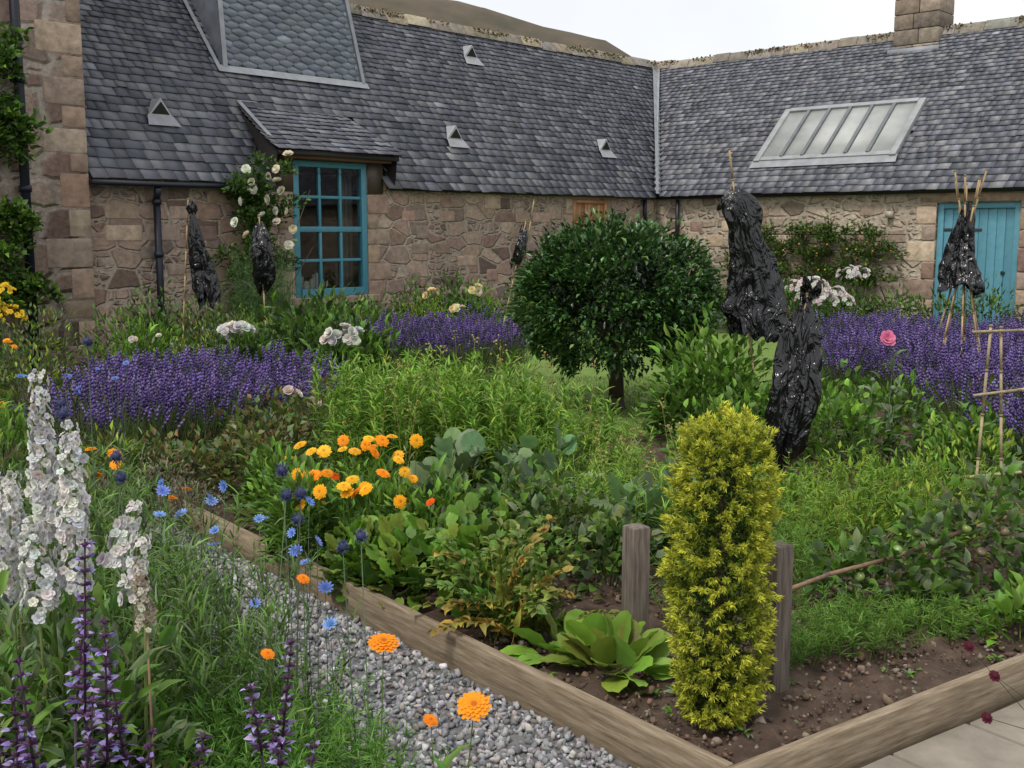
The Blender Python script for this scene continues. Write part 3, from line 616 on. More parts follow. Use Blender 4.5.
# ---------------------------------------------------------------- lavender
def lavender(pts,h=.55,ns=105,name='lavender_hedge'):
    M=MB()
    for (x,y) in pts:
        hh=h*rng.uniform(.76,1.12)
        n=200; d=rdir(n,.1,1); P=np.array([x,y,.05])+d*np.array([.26,.26,hh*.62])*rng.uniform(.5,1,(n,1)); l=rng.uniform(.07,.12,n)
        M.inst(NE,P,frame(d+np.array([0,0,.9])+rng.normal(0,.25,(n,3)),.5),np.stack([np.full(n,.012),l,l],1),mixcols([(.08,.13,.06),(.12,.18,.08),(.06,.10,.035)],n))
        tl=rng.uniform(0,.62,ns)**.8; a=rng.uniform(0,6.28,ns); D=np.stack([np.cos(a)*np.sin(tl),np.sin(a)*np.sin(tl),np.cos(tl)],1)
        B=np.array([x,y,.08])+D*.15+np.concatenate([rng.normal(0,.07,(ns,2)),np.zeros((ns,1))],1); H=hh*rng.uniform(.72,1.1,ns)-.15; Tp=B+D*H[:,None]
        stems(M,B,Tp,.0025,vary((.10,.16,.07),ns,.15)); 
        cs=mixcols([(.105,.062,.27),(.135,.085,.32),(.075,.048,.20),(.18,.125,.36)],ns,.18,.05)*np.array([.85,1,1])
        for j,(dz,s) in enumerate(((-.08,.009),(-.05,.0115),(-.025,.0115),(-.0,.008))):
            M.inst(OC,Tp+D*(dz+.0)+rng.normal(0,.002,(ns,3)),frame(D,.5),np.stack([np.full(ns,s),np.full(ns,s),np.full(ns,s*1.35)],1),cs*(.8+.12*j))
    M.build(name,M_LEAF)
def gridpts(poly,st=.36):
    P=np.array(poly,float); x0,y0=P.min(0);x1,y1=P.max(0); out=[]
    for x in np.arange(x0,x1,st):
        for y in np.arange(y0,y1,st):
            px,py=x+rng.normal(0,.07),y+rng.normal(0,.07); ins=False; j=len(P)-1
            for i in range(len(P)):
                if (P[i][1]>py)!=(P[j][1]>py) and px<(P[j][0]-P[i][0])*(py-P[i][1])/(P[j][1]-P[i][1])+P[i][0]: ins=not ins
                j=i
            if ins: out.append((px,py))
    return out
lavender(gridpts([(-3.0,7.2),(-2.5,6.7),(-1.8,7.0),(-1.3,8.9),(-1.9,9.4),(-3.2,9.0)],.39),.56,95)
lavender(gridpts([(-1.7,11.0),(-.3,10.9),(.15,11.8),(0,13),(-1.7,12.8)],.42),.6,105)
lavender(gridpts([(2.9,9.7),(3.0,8.5),(2.95,7.0),(3.3,6.3),(4.6,6.3),(6.6,9.5),(6.2,12),(3.7,12.2),(3.1,11)],.41),.6,108)

# ---------------------------------------------------------------- canes and bags
BAM=(.36,.26,.14)
def cane(M,A,B,r=.008,c=BAM):
    A=np.array(A,float);B=np.array(B,float); L_=np.linalg.norm(B-A); n=max(2,int(L_/.22)); 
    for i in range(n):
        p=A+(B-A)*i/n; q=A+(B-A)*(i+1)/n; M.tube(p,q,r,r*.97,np.array(c)*rng.uniform(.8,1.15),6); d=(B-A)/L_; M.tube(q-d*.006,q+d*.006,r*1.25,r*1.25,np.array(c)*.7,6)
def bag(M,top,bot,prof,flat_=.6,seed=0,amp=1,rag=.03,neck=True):
    top=np.array(top,float);bot=np.array(bot,float); r_=np.random.default_rng(seed); nr,nth=80,150; ph=r_.uniform(0,6.28,16); V=[]
    fo=lambda k,th,p: 1-2*abs(math.sin(k*th/2+p))
    for i in range(nr):
        u=i/(nr-1); rad=np.interp(u,[p[0] for p in prof],[p[1] for p in prof]); c=top+(bot-top)*u
        c=c+np.array([.03*math.sin(4*u+ph[8])*u,.02*math.sin(6*u+ph[11]),0]); fa=min(1,.4+u)
        for j in range(nth):
            th=2*math.pi*j/nth
            m=1+amp*(.17*math.sin(2*th+ph[0]+1.8*u)+.10*math.sin(th+ph[12]+4*u)+fa*.12*fo(5,th,ph[1]+1.3*u+.3*math.sin(6*u+ph[13]))+fa*.10*fo(8,th,ph[2]-1.7*u+.4*math.sin(9*u))+.06*fo(13,th,ph[3]+3*u)+.05*math.sin(24*u+3*math.sin(2*th+ph[10])+ph[14])*math.sin(3*th+ph[9]+5*u)+.03*math.sin(41*u+6*math.sin(th+ph[4])))
            wz=.018*math.sin(4*th+ph[5]+12*u)
            V.append((c[0]+rad*m*math.cos(th),c[1]+rad*m*math.sin(th)*flat_,c[2]+wz-(rag*u**2*(math.sin(2*th+ph[6])+.45*math.sin(5*th+ph[7])+.2*math.sin(13*th)))))
    F=[]
    for i in range(nr-1):
        for j in range(nth):
            k=(j+1)%nth; a=i*nth; b=a+nth; F+=[(a+j,a+k,b+k),(a+j,b+k,b+j)]
    M.add(V,F,g(1))
def bagged(top,bot,prof,canes,ears=(),**k):
    e=empty('black_bag_bird_scarer'); M=MB(); bag(M,top,bot,prof,**k)
    for (a,b,r0) in ears: bag(M,a,b,[(0,.004),(.15,r0*.5),(.6,r0),(1,.012)],flat_=.4,seed=k.get('seed',0)+7,rag=.0)
    M.build('plastic_bag',M_BAG,e,smooth=True)
    M=MB(); [cane(M,a,b) for a,b in canes]; M.build('bamboo_cane',M_WOODC,e)
    return e
bagged((-3.02,10.5,1.87),(-2.92,10.5,.95),[(0,.02),(.05,.05),(.12,.02),(.3,.05),(.6,.09),(.85,.11),(1,.09)],[((-3.2,10.5,0),(-3.05,10.5,1.9))],seed=3,rag=.06)
bagged((-2.5,11,1.68),(-2.46,11,1.0),[(0,.02),(.08,.07),(.2,.09),(.5,.10),(.8,.10),(1,.04)],[((-2.45,11,0),(-2.5,11,1.75))],seed=5)
bagged((.13,12.5,1.66),(.06,12.5,1.22),[(0,.02),(.15,.04),(.6,.06),(1,.05)],[((-.22,12.5,0),(.16,12.5,1.72)),((-.05,12.6,.1),(.25,12.6,1.95))],seed=8)
bagged((1.60,8,1.90),(1.80,8,.88),[(0,.02),(.03,.05),(.08,.10),(.16,.125),(.28,.10),(.4,.115),(.6,.16),(.85,.21),(.95,.22),(1,.20)],[((1.86,8.05,0),(1.55,8,2.18))],ears=(((1.47,7.97,1.76),(1.6,8,1.86),.03),),seed=12,rag=.07,flat_=.45)
bagged((1.66,6.2,1.22),(1.57,6.2,.27),[(0,.012),(.08,.045),(.22,.10),(.45,.125),(.7,.135),(.9,.125),(1,.07)],[((1.55,6.2,0),(1.66,6.2,1.25))],ears=(((1.63,6.18,1.34),(1.66,6.2,1.22),.03),((1.72,6.18,1.31),(1.67,6.2,1.21),.025)),seed=22,rag=.05,flat_=.6)
wig=[]
for i in range(7):
    a=i*2*math.pi/7; wig.append(((3.86+.32*math.cos(a),9.5+.32*math.sin(a),0),(3.86-.13*math.cos(a)+.03,9.5-.13*math.sin(a),2.04+rng.uniform(-.1,.08))))
bagged((3.88,9.5,1.84),(3.84,9.5,1.10),[(0,.02),(.1,.05),(.2,.06),(.5,.10),(.8,.15),(1,.16)],wig,seed=30,flat_=.8,rag=.05)
M=MB()
for (a,b) in (((2.36,5.5,0),(2.40,5.5,1.13)),((2.52,5.5,0),(2.46,5.52,1.12)),((2.85,5.6,0),(2.85,5.6,1.12)),((2.3,5.48,1.10),(3.3,5.62,1.12)),((2.32,5.47,.78),(3.3,5.6,.88)),((2.3,5.47,.36),(3.3,5.6,.42))): cane(M,a,b,.008,(.34,.27,.17))
M.build('cane_trellis',M_WOODC)

# ---------------------------------------------------------------- planting, central bed
def plant(name,fn,mat=M_LEAF):
    M=MB(); fn(M); return M.build(name,mat)
def f(M):
    B=np.vstack([area(220,-.42,6.35,.62,.62,.07),area(60,-.75,6.7,.5,.5,.07),area(90,.0,5.9,.35,.4,.07),area(50,.35,6.3,.3,.3,.07)]); H=rng.uniform(.55,.82,len(B))*np.where(B[:,0]>.1,.78,1)
    stalks(M,B,H,.12,.003,44,.115,.014,[(.14,.30,.04),(.20,.35,.05),GB,(.10,.24,.03)],BL,(.3,1.2),.15,.4)
plant('cosmos_foliage',f)
def f(M):
    B=np.vstack([area(200,.62,5.3,.40,.5,.07,.5),area(110,.35,6.1,.4,.4,.07)]); H=rng.uniform(.22,.46,len(B)); stalks(M,B,H,.2,.002,40,.09,.007,[(.20,.35,.05),GB,(.17,.32,.06)],BL,(.2,1.2),.1,.3)
plant('flax_foliage',f)
def f(M):
    # bluish brassicas and a few bolting stems break up the mass
    for cx,cy,r,h in((.55,5.0,.2,.3),(.95,5.15,.22,.34),(.15,5.5,.2,.42),(-.3,5.45,.22,.45)): clump(M,cx,cy,.07,r,r,h,70,.14,.11,[(.11,.19,.12),(.13,.22,.13),(.10,.18,.08)],RL,.6)
    B=np.vstack([area(26,-.2,6.0,.8,.5,.07),area(14,.7,5.6,.4,.3,.07)]); Tp,D=stalks(M,B,rng.uniform(.5,.95,len(B))*np.where(B[:,0]>.4,.7,1),.12,.0035,10,.06,.012,[(.25,.28,.10),(.2,.26,.08)],BL,(.4,1.2),.3,.4)
    n=len(Tp)*6; i=np.repeat(np.arange(len(Tp)),6); M.inst(OC,Tp[i]+rng.normal(0,.02,(n,3)),frame(rdir(n),.5),rng.uniform(.005,.010,n),mixcols([(.30,.28,.12),(.22,.28,.08),(.35,.22,.12)],n))
plant('brassicas_and_seed_stems',f)
def f(M):
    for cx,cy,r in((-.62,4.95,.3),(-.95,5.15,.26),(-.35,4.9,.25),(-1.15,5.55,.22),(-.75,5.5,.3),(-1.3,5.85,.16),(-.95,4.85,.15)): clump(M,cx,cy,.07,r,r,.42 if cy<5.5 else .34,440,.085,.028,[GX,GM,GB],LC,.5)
plant('calendula_foliage',f)
CPTS=np.array([(-.98,5.0,.62),(-.92,4.95,.60),(-.87,5.0,.59),(-.90,4.9,.50),(-.78,5.0,.64),(-.72,4.95,.60),(-.66,5.0,.65),(-.60,5.0,.64),(-.64,4.95,.62),(-.56,5.05,.65),(-.84,4.9,.51),(-.72,4.85,.49),(-.70,4.8,.44),(-.66,4.82,.46),(-.58,4.85,.52),(-.5,4.8,.40),(-.86,4.8,.39),(-.95,4.8,.38),(-.45,5.1,.62),(-1.0,4.9,.44),(-1.25,6.0,.35),(-.8,5.1,.58),(-.69,5.1,.6),(-.52,4.95,.56)])
def f(M):
    n=9; ex=np.stack([rng.uniform(-1.0,-.45,n),rng.uniform(4.7,5.1,n),rng.uniform(.40,.64,n)],1); pts=np.vstack([CPTS,ex])
    heads(M,CAL,pts,0,.032,[(.92,.46,.015),(.92,.33,.01),(.9,.52,.03)],(0,-.45,.9),.4,.08)
    b=pts.copy(); b[:,2]=.1; b[:,:2]+=rng.normal(0,.03,(len(b),2)); stems(M,b,pts,.0022,vary(GX,len(b)))
plant('calendula_flowers',f,M_PETAL)
def f(M):
    pts=np.array([(-.83,5.05,.46),(-.35,4.6,.45),(-.48,4.9,.36)]); heads(M,CAL,pts,0,.026,[(.85,.13,.01)])
    b=pts.copy(); b[:,2]=.1; stems(M,b,pts,.002,vary(GX,len(b)))
plant('orange_calendula_flowers',f,M_PETAL)
def f(M):
    for cx,cy,r,h in((-.36,4.45,.24,.3),(-.12,4.6,.22,.32),(-.55,4.55,.2,.26),(-.1,4.3,.16,.2),(-.62,4.7,.2,.24)): clump(M,cx,cy,.07,r,r,h,170,.085,.075,[GM,GX,GB,(.16,.24,.05)],RL,.7)
plant('nasturtium_and_squash_leaves',f)
def f(M):
    n=34; B=area(n,.02,4.02,.14,.12,.07); a=rng.uniform(0,6.28,n)
    for i in range(n):
        az=a[i]; L_=rng.uniform(.3,.55); el=rng.uniform(.75,1.45); p=B[i].copy(); steps=10; d=np.array([math.cos(az)*math.cos(el),math.sin(az)*math.cos(el),math.sin(el)])
        colr=[(.16,.22,.05),(.10,.20,.04),(.28,.24,.06),(.13,.22,.05),(.10,.20,.05)][rng.integers(0,5)]
        for k in range(steps):
            q=p+d*L_/steps; stems(M,p[None],q[None],.003,np.array([colr])*.9)
            for sgn in(-1,1,-.6,.6):
                sd=nrm(np.cross(d,[0,0,1])*sgn+d*.7+rng.normal(0,.2,3)); ll=.085*(1-.6*k/steps)*rng.uniform(.7,1.2)
                M.inst(LC,q[None],frame(sd[None],.5),np.array([[.028,ll,ll]]),vary(colr,1,.2))
            p=q; d=nrm(d+np.array([0,0,-.13])+rng.normal(0,.04,3))
plant('artichoke_plant',f)
def f(M):
    for cxy,n in (((.36,3.66),46),((.20,3.80),22)):
        for i in range(n):
            az=rng.uniform(0,6.28); el=rng.uniform(.1,1.15); l=rng.uniform(.10,.17); d=np.array([math.cos(az)*math.cos(el),math.sin(az)*math.cos(el),math.sin(el)]); p=np.array([*cxy,.09])+np.array([d[0]*1.1,d[1]*.8,0])*.07
            M.inst(RP,(p+d*.03)[None],frame(d[None],.3),np.array([[l*.68,l*.9,l]]),vary((.17,.30,.05),1,.14)*(.6+.4*math.cos(el)))
plant('mustard_greens',f)
def f(M):
    P=[(.95,3.85,.29),(1.2,4.02,.315),(1.5,4.2,.325),(1.85,4.4,.375),(2.3,4.65,.42)]
    for a,b in zip(P,P[1:]): M.tube(a,b,.009,.008,(.20,.12,.08),8)
    P=[(1.02,4.25,.20),(1.35,4.3,.23),(1.7,4.5,.29),(1.95,4.62,.36),(2.5,4.8,.40)]
    for i in range(14):
        x=rng.uniform(1.3,2.5); z=np.interp(x,[p[0] for p in P],[p[2] for p in P]); y=np.interp(x,[p[0] for p in P],[p[1] for p in P]); M.tube((x,y,z),(x+rng.normal(0,.08),y+rng.normal(0,.06),z+rng.uniform(.08,.2)),.005,.002,(.14,.09,.06),5)
def apples(M):
    pts=np.array([(1.34,4.10,.28),(1.40,4.12,.25),(1.25,4.02,.14),(1.31,4.02,.13),(1.58,4.16,.20),(1.60,4.22,.42),(1.67,4.24,.38),(1.85,4.35,.40),(1.92,4.36,.3),(1.50,4.15,.37),(2.05,4.45,.36)])
    V=IC2.v.copy(); top=np.clip(V[:,2]-.6,0,1); V[:,2]-=top*.9; A=T(V,IC2.f)
    M.inst(A,pts,frame(rdir(len(pts),.3,1),.5),rng.uniform(.017,.022,len(pts)),mixcols([(.15,.20,.06),(.20,.14,.075),(.12,.18,.05)],len(pts)))
ap=empty('stepover_apple_tree'); M=MB(); f(M); M.build('branches',M_WOODC,ap,smooth=True); M=MB(); apples(M); M.build('apples',M_GLOSSLEAF,ap,smooth=True)
M=MB()
for cx,cy,z,r in((1.32,4.22,.24,.14),(1.5,4.25,.26,.17),(1.68,4.33,.33,.18),(1.95,4.5,.34,.24),(2.25,4.7,.34,.28),(1.75,4.3,.14,.15),(2.1,4.4,.12,.22),(2.5,4.8,.34,.28),(1.28,4.1,.12,.10),(1.6,4.2,.14,.12)): clump(M,cx,cy,z-.1,r,r,r*1.7,140,.065,.042,[GM,GX,GG],LC,.3,.6,.2,False)
M.build('leaves',M_LEAF,ap)
def f(M):
    for cx,cy,r,h in((.22,4.75,.26,.5),(.0,5.0,.25,.48),(.42,4.6,.2,.36),(-.2,4.95,.2,.4)): clump(M,cx,cy,.07,r,r,h,260,.062,.04,[GM,GX,GO,GG],LC,.2,.6)
plant('young_apple_bush',f)
def dill(cx,cy,rx,ry,n,h,name='dill_plants'):
    M=MB(); B=area(n,cx,cy,rx,ry,.07); H=rng.uniform(.6,1.15,n)*h; stalks(M,B,H,.4,.0014,50,.05,.0028,[(.11,.25,.04),(.15,.29,.06),(.08,.2,.035)],BL,(.0,1.3),.2,.2,1.0); M.build(name,M_LEAF)
dill(1.22,3.88,.22,.13,70,.19); dill(1.62,4.02,.2,.12,45,.15); dill(1.05,4.5,.3,.28,95,.34); dill(1.02,3.72,.10,.08,18,.18); dill(.75,4.3,.2,.2,40,.3)
M=MB(); n=170; s_=rng.uniform(.12,1.6,n); a_=rng.uniform(.1,3.2,n); P0=np.stack([K[0]+w[0]*s_+e1[0]*a_,K[1]+w[1]*s_+e1[1]*a_,np.full(n,.08)],1)
for p in P0:
    k=rng.integers(4,9); d=rdir(k,.1,.7); l=rng.uniform(.015,.045)*np.ones(k); M.inst(LC,np.tile(p,(k,1)),frame(d,.3),np.stack([l*.45,l,l],1),mixcols([GX,GB,GM,GG],k))
M.build('weed_seedlings',M_LEAF)
def f(M):
    for cx,cy,r,h in((1.35,5.3,.32,.36),(1.75,5.5,.35,.42),(2.15,5.6,.35,.42),(1.1,5.9,.35,.45),(2.55,6.0,.4,.5),(1.6,5.0,.3,.3),(2.0,5.1,.25,.3)): clump(M,cx,cy,.06,r,r,h,330,.06,.018,[GB,GX,GY],LS,.8)
    B=np.vstack([area(160,1.5,5.4,.55,.4,.07),area(120,2.1,5.5,.5,.4,.07),area(90,1.2,4.9,.35,.25,.07)]); stalks(M,B,rng.uniform(.22,.42,len(B)),.3,.0015,36,.055,.005,[GB,GY,(.15,.3,.05)],BL,(.1,1.2),.3,.2,.9)
plant('carrot_tops',f)
def f(M):
    for cx,cy,r,h in((2.0,6.9,.4,.62),(2.5,7.3,.4,.6),(1.7,7.5,.35,.55),(2.2,7.9,.4,.6),(2.8,6.6,.3,.5),(1.3,6.9,.3,.5)): clump(M,cx,cy,.02,r,r,h,520,.08,.04,[GM,GX,GB],LC,.4)
plant('potato_plants',f)
def f(M):
    clump(M,1.5,8.1,.02,.46,.46,.88,1000,.11,.045,[GX,GM,GB],LC,.5); clump(M,1.25,7.9,.02,.3,.3,.6,300,.11,.045,[GX,GM],LC,.5)
plant('peony_shrub',f)
def f(M):
    clump(M,3.25,7.4,.02,.3,.3,.5,200,.1,.05,[GG,GM],LC,.5)
    B=np.array([[2.40,7.0,0],[2.5,7.05,0],[2.3,6.95,0],[2.62,7.1,0]]); stalks(M,B,np.array([.9,.7,.62,.55]),.03,.004,14,.15,.06,[(.15,.24,.15),(.12,.20,.12)],LC,(.2,1.0),.1,.4)
plant('opium_poppy_plant',f)
def f(M):
    heads(M,CUP,np.array([(2.39,6.98,.92),]),0,.052,[(.66,.20,.34)],(0,-.8,.5),.1); heads(M,IC1,np.array([(2.5,7.05,.74),(2.3,6.95,.66),(2.45,7,.6)]),0,.018,[(.2,.27,.16)])
plant('poppy_flowers',f,M_PETAL)
def f(M):
    for cx,cy in((2.05,4.15),(1.92,3.98)): clump(M,cx,cy,.06,.16,.14,.16,70,.09,.05,[GB,GX],LC,.8)
plant('lettuce_plants',f)
def f(M):
    for (x,y,z) in((1.31,3.02,.42),(1.32,2.9,.26),(1.38,3.0,.34)):
        p=np.array([[x,y,z]]); M.inst(CAL,p,frame(np.array([[.1,-.7,.6]])),.018,np.array([[.09,.010,.025]])); M.inst(IC1,p,frame(rdir(1)),.012,np.array([[.07,.01,.02]])); stems(M,np.array([[x+.25,y+.1,.15]]),p,.0015,vary(GM,1))
plant('dark_scabious_flowers',f,M_PETAL)

# ---------------------------------------------------------------- borders against the walls
def border(name,pts,cols,L=.08,W=.035,tpl=LS,n=420,up=.4):
    M=MB()
    for (x,y,r,h) in pts: clump(M,x,y,.02,r,r,h,n,L,W,cols,tpl,up)
    M.build(name,M_LEAF)
pts=[]
for x in np.arange(-10.4,-3,.62):
    p=LW(x,-.75+rng.normal(0,.15)); pts.append((p[0],p[1],rng.uniform(.4,.55),rng.uniform(.65,1.05)))
border('herbaceous_border',pts,[GM,GX,GD,GG],.09,.032,LS,620)
for q in range(4):
    pts=[]
    for x in np.arange(-10.8+q*.6,-3.4,2.3):
        p=LW(x,-1.6+rng.normal(0,.15)); pts.append((p[0],p[1],rng.uniform(.35,.55),rng.uniform(.5,1.0)))
    border('herbaceous_border',pts,[[GB,GX],[GM,GG],[GY,GB],[GD,GM]][q],[.11,.07,.05,.12][q],[.03,.03,.012,.05][q],[LC,LS,LS,LC][q],[420,700,1100,360][q],.6)
pts=[(*RW(x,-.8+rng.normal(0,.12)),rng.uniform(.4,.55),rng.uniform(.5,.85)) for x in np.arange(.3,8,.65)]
border('herbaceous_border',pts,[GM,GX,GD,GG],.09,.036,LS,480)
pts=[(*LW(x,-.7),.4,rng.uniform(.5,.75)) for x in np.arange(-3,0,.6)]
border('herbaceous_border',pts,[GM,GD,GO],.09,.035,LS,320)
pts=[(-4.6,8.6,.5,.85),(-3.6,10.2,.5,.9),(-3.6,7.1,.45,.6),(-3.1,6.5,.4,.5),(-5,9.6,.5,1.1),(-4.6,6.6,.5,.8)]
border('mixed_perennials',pts,[GX,GM,GB],.10,.024,LC,560,.7)
pts=[(-4.2,9.6,.55,.95),(-4.3,7.6,.5,.75),(-3.9,6.4,.45,.6),(-2.9,10.6,.45,.8),(-2.4,6.4,.3,.38),(-3.4,5.6,.4,.6),(-3.7,8.4,.4,.7),(-2.9,9.7,.4,.6)]
border('mixed_perennials',pts,[GG,GM,GO,GY],.06,.02,LS,1000,.6)
pts=[(-2.0,10.9,.6,.95),(-1.5,10.7,.4,.7),(-2.5,10.4,.4,.6),(-1.7,9.9,.35,.5)]
border('lily_foliage_shrub',pts,[GM,GX,GD],.14,.05,LC,520,.5)
pts=[(-1.55,6.9,.32,.55),(-1.3,7.5,.35,.55),(-2.2,6.5,.3,.36),(-1.0,7.9,.4,.5),(-.3,8.2,.4,.45),(-1.45,6.3,.32,.42),(-1.85,6.4,.3,.36)]
border('rose_bushes',pts,[GM,(.11,.13,.045),GO,GG,(.14,.10,.05)],.06,.036,LS,620,.3)
pts=[(-2.0,6.1,.26,.34),(-1.75,5.75,.2,.26),(-2.3,5.9,.2,.28)]
border('santolina',pts,[(.18,.20,.15),(.14,.17,.12),(.2,.18,.15)],.03,.010,LS,900,.6)
M=MB(); p=LW(-9.1,-.7)
B=area(90,p[0]+.1,p[1],.42,.3,0); stalks(M,B,rng.uniform(.9,1.6,90),.12,.004,80,.13,.004,[(.08,.17,.07),(.11,.21,.09),(.06,.13,.05)],BL,(.1,1.1),.15,.3,.8); M.build('fennel_plant',M_LEAF)
ro=empty('climbing_rose'); M=MB()
for i in range(10):
    a=LW(-8.7+rng.normal(0,.15),-.12); b=LW(-8.6+rng.normal(0,.35),-.2); M.tube((a[0],a[1],0),(b[0],b[1],rng.uniform(1.2,2.3)),.012,.005,(.10,.09,.05),5)
M.build('canes',M_WOODC,ro)
M=MB(); R_=MB()
for i in range(46):
    z=rng.uniform(.7,2.45); x=-8.66+rng.normal(0,.10+.20*(z/2.4)); x=min(x,-8.2); q=LW(x,-.25+rng.normal(0,.08)); clump(M,q[0],q[1],z-.1,.17,.16,.24,100,.06,.04,[GM,GD,GX],LS,.2,.6,.1,False)
rl=[(-8.32,2.52),(-8.6,2.26),(-8.5,2.34),(-9.0,1.95),(-8.62,1.98),(-8.72,1.78),(-8.95,1.55),(-8.28,1.62),(-8.35,1.42),(-8.5,2.2),(-9.1,1.7),(-8.85,2.1),(-8.25,2.3)]+[(rng.uniform(-9.1,-8.25),rng.uniform(1.2,2.4)) for _ in range(9)]
rp=np.array([(*LW(x,-.45),z) for x,z in rl])
heads(R_,CUP,rp,0,.060,[(.74,.70,.50),(.78,.76,.64)],(-.3,-.8,.4),.5,.08)
M.build('leaves',M_LEAF,ro); R_.build('roses',M_PETAL,ro)
vi=empty('wall_vine'); M=MB()
for i in range(70):
    z=rng.uniform(.8,3.6)
    if 1.85<z<2.3 and rng.uniform()<.85: continue
    x=-11.72+rng.normal(0,.20 if z<1.9 else .15); q=LW(x,-.34+rng.normal(0,.06)); clump(M,q[0],q[1],z-.1,.15,.15,.2,62,.085,.055,[GM,GX,GB,GD],LC,.1,.6,.1,False)
M.build('leaves',M_LEAF,vi); M=MB(); a=LW(-11.8,-.2); M.tube((a[0],a[1],0),(a[0]-.1,a[1],3.6),.03,.012,(.1,.08,.06),7); M.build('stem',M_WOODC,vi)
es=empty('espalier_fruit_tree'); M=MB(); F_=MB()
for z in(.5,.9,1.3,1.55): a=RW(1.7,-.12);b=RW(4.7,-.12); M.tube((a[0],a[1],z),(b[0],b[1],z),.012,.01,(.1,.08,.06),5)
a=RW(3.0,-.12); M.tube((a[0],a[1],0),(a[0],a[1],1.6),.03,.02,(.1,.08,.06),6); M.build('trained_branches',M_WOODC,es)
M=MB()
for i in range(150):
    x=rng.uniform(1.5,4.6); zmax=1.75-.12*abs(x-3) ; z=rng.choice([.5,.9,1.3,1.58])+rng.normal(0,.10); 
    if z>zmax: continue
    q=RW(x,-.2+rng.normal(0,.04)); clump(M,q[0],q[1],z-.08,.17,.12,.2,50,.065,.04,[GM,GX,GD,GO],LS,.2,.6,.1,False)
    if rng.uniform()<.3: F_.inst(IC1,np.array([[q[0]-.1,q[1]-.15,z+rng.normal(0,.06)]]),frame(rdir(1)),.018,mixcols([(.5,.36,.05),(.48,.22,.05)],1))
M.build('leaves',M_LEAF,es); F_.build('fruit',M_PETAL,es,smooth=True)

# ---------------------------------------------------------------- flower groups
def cluster(name,pts,t,size,cols,rad,n,facing=(0,-.7,.6),stem=True):
    M=MB()
    for p in pts:
        p=np.array(p,float); d=rdir(n,-.3,1); P=p+d*np.array(rad); P=P+rng.normal(0,.008,P.shape)
        D=d*1.0+np.array(facing)*.8; M.inst(t,P,frame(D,.4),size*rng.uniform(.8,1.15,n),mixcols(cols,n,.08,.03))
        if stem: stems(M,np.tile(p*np.array([1,1,0]),(3,1))+rng.normal(0,.03,(3,3))*[1,1,0],P[:3],.004,vary(GX,3))
    M.build(name,M_PETAL)
WH=[(.66,.64,.62),(.68,.66,.60),(.58,.58,.58)]
cluster('white_lilies',[(-2.6,10.0,.66),(-2.48,10.0,.68),(-1.6,9.9,.60),(-1.45,9.9,.64),(-1.52,9.85,.66)],CUP,.052,WH,(.10,.08,.08),7)
cluster('cream_roses',[(-.75,13.2,.68),(-.62,13.2,.66),(-.45,13.0,.9),(-.95,13,.85)],CUP,.05,[(.75,.62,.32),(.75,.68,.46)],(.07,.07,.05),3)
cluster('white_phlox',[(3.3,12,1.02),(3.5,12,.92),(3.22,12,.88),(3.75,12.3,1.12),(3.86,12.3,1.12),(3.4,12,.85),(3.12,12,1.0),(3.6,12,.84)],FL5,.027,WH+[(.68,.5,.56)],(.12,.1,.08),34)
cluster('pale_rose_flowers',[(-1.45,7.1,.56),(-1.3,7.05,.50),(-3.1,9.6,.66),(-3.35,9.7,.62)],CUP,.035,[(.7,.55,.5),(.72,.68,.6)],(.05,.05,.03),2)
cluster('yellow_border_flowers',[(-4.82,10.4,1.0),(-4.9,10.4,.85),(-4.75,10.4,.80)],FL5,.03,[(.75,.5,.03)],(.12,.1,.1),24)
def dots(name,pts,t,size,cols,mat=M_PETAL,base=None,facing=(0,-.5,.8),r=.002,scol=GG):
    M=MB(); P=np.array(pts,float); heads(M,t,P,0,size,cols,facing,.35); b=P.copy(); b[:,2]=.02; b[:,:2]+=rng.normal(0,.03,(len(b),2)); stems(M,b,P,r,vary(scol,len(b))); M.build(name,mat)
dots('orange_pot_marigolds',[(-4.05,8.8,.72),(-4.0,8.8,.68),(-1.9,4.9,.50),(-1.65,5.2,.32),(-1.80,4.9,.55),(-4.2,9.1,.7),(-3.1,6.6,.55),(-1.84,5.0,.58),(-1.6,5.3,.34),(-1.95,5.0,.6)],CAL,.034,[(.9,.36,.01)])
BLU=[(.20,.32,.78),(.24,.38,.82),(.15,.24,.66)]
ptsb=[(-3.0,7.4,.62),(-2.85,7.5,.66),(-2.9,7.3,.58),(-3.1,7.6,.6),(-2.65,7.5,.7),(-3.3,7.4,.62),(-1.07,4.0,.66),(-1.1,3.9,.64),(-1.03,3.7,.52),(-1.25,3.8,.60),(-1.18,3.8,.6),(-.68,3.6,.70),(-.72,3.5,.62),(-.62,3.4,.62),(-.66,3.4,.55),(-.58,3.3,.50),(-1.12,4.0,.6),(-.75,3.7,.5),(-1.2,3.9,.58),(-3.4,7.0,.6),(-3.2,7.1,.66),(-1.3,4.0,.64),(-.9,3.9,.56),(-2.75,6.9,.6),(-2.55,7.0,.66),(-.55,3.2,.42),(-.8,3.3,.45),(-1.0,3.6,.6),(-.85,3.6,.64),(-1.4,4.3,.6)]
dots('cornflowers',ptsb,CORN,.023,BLU)
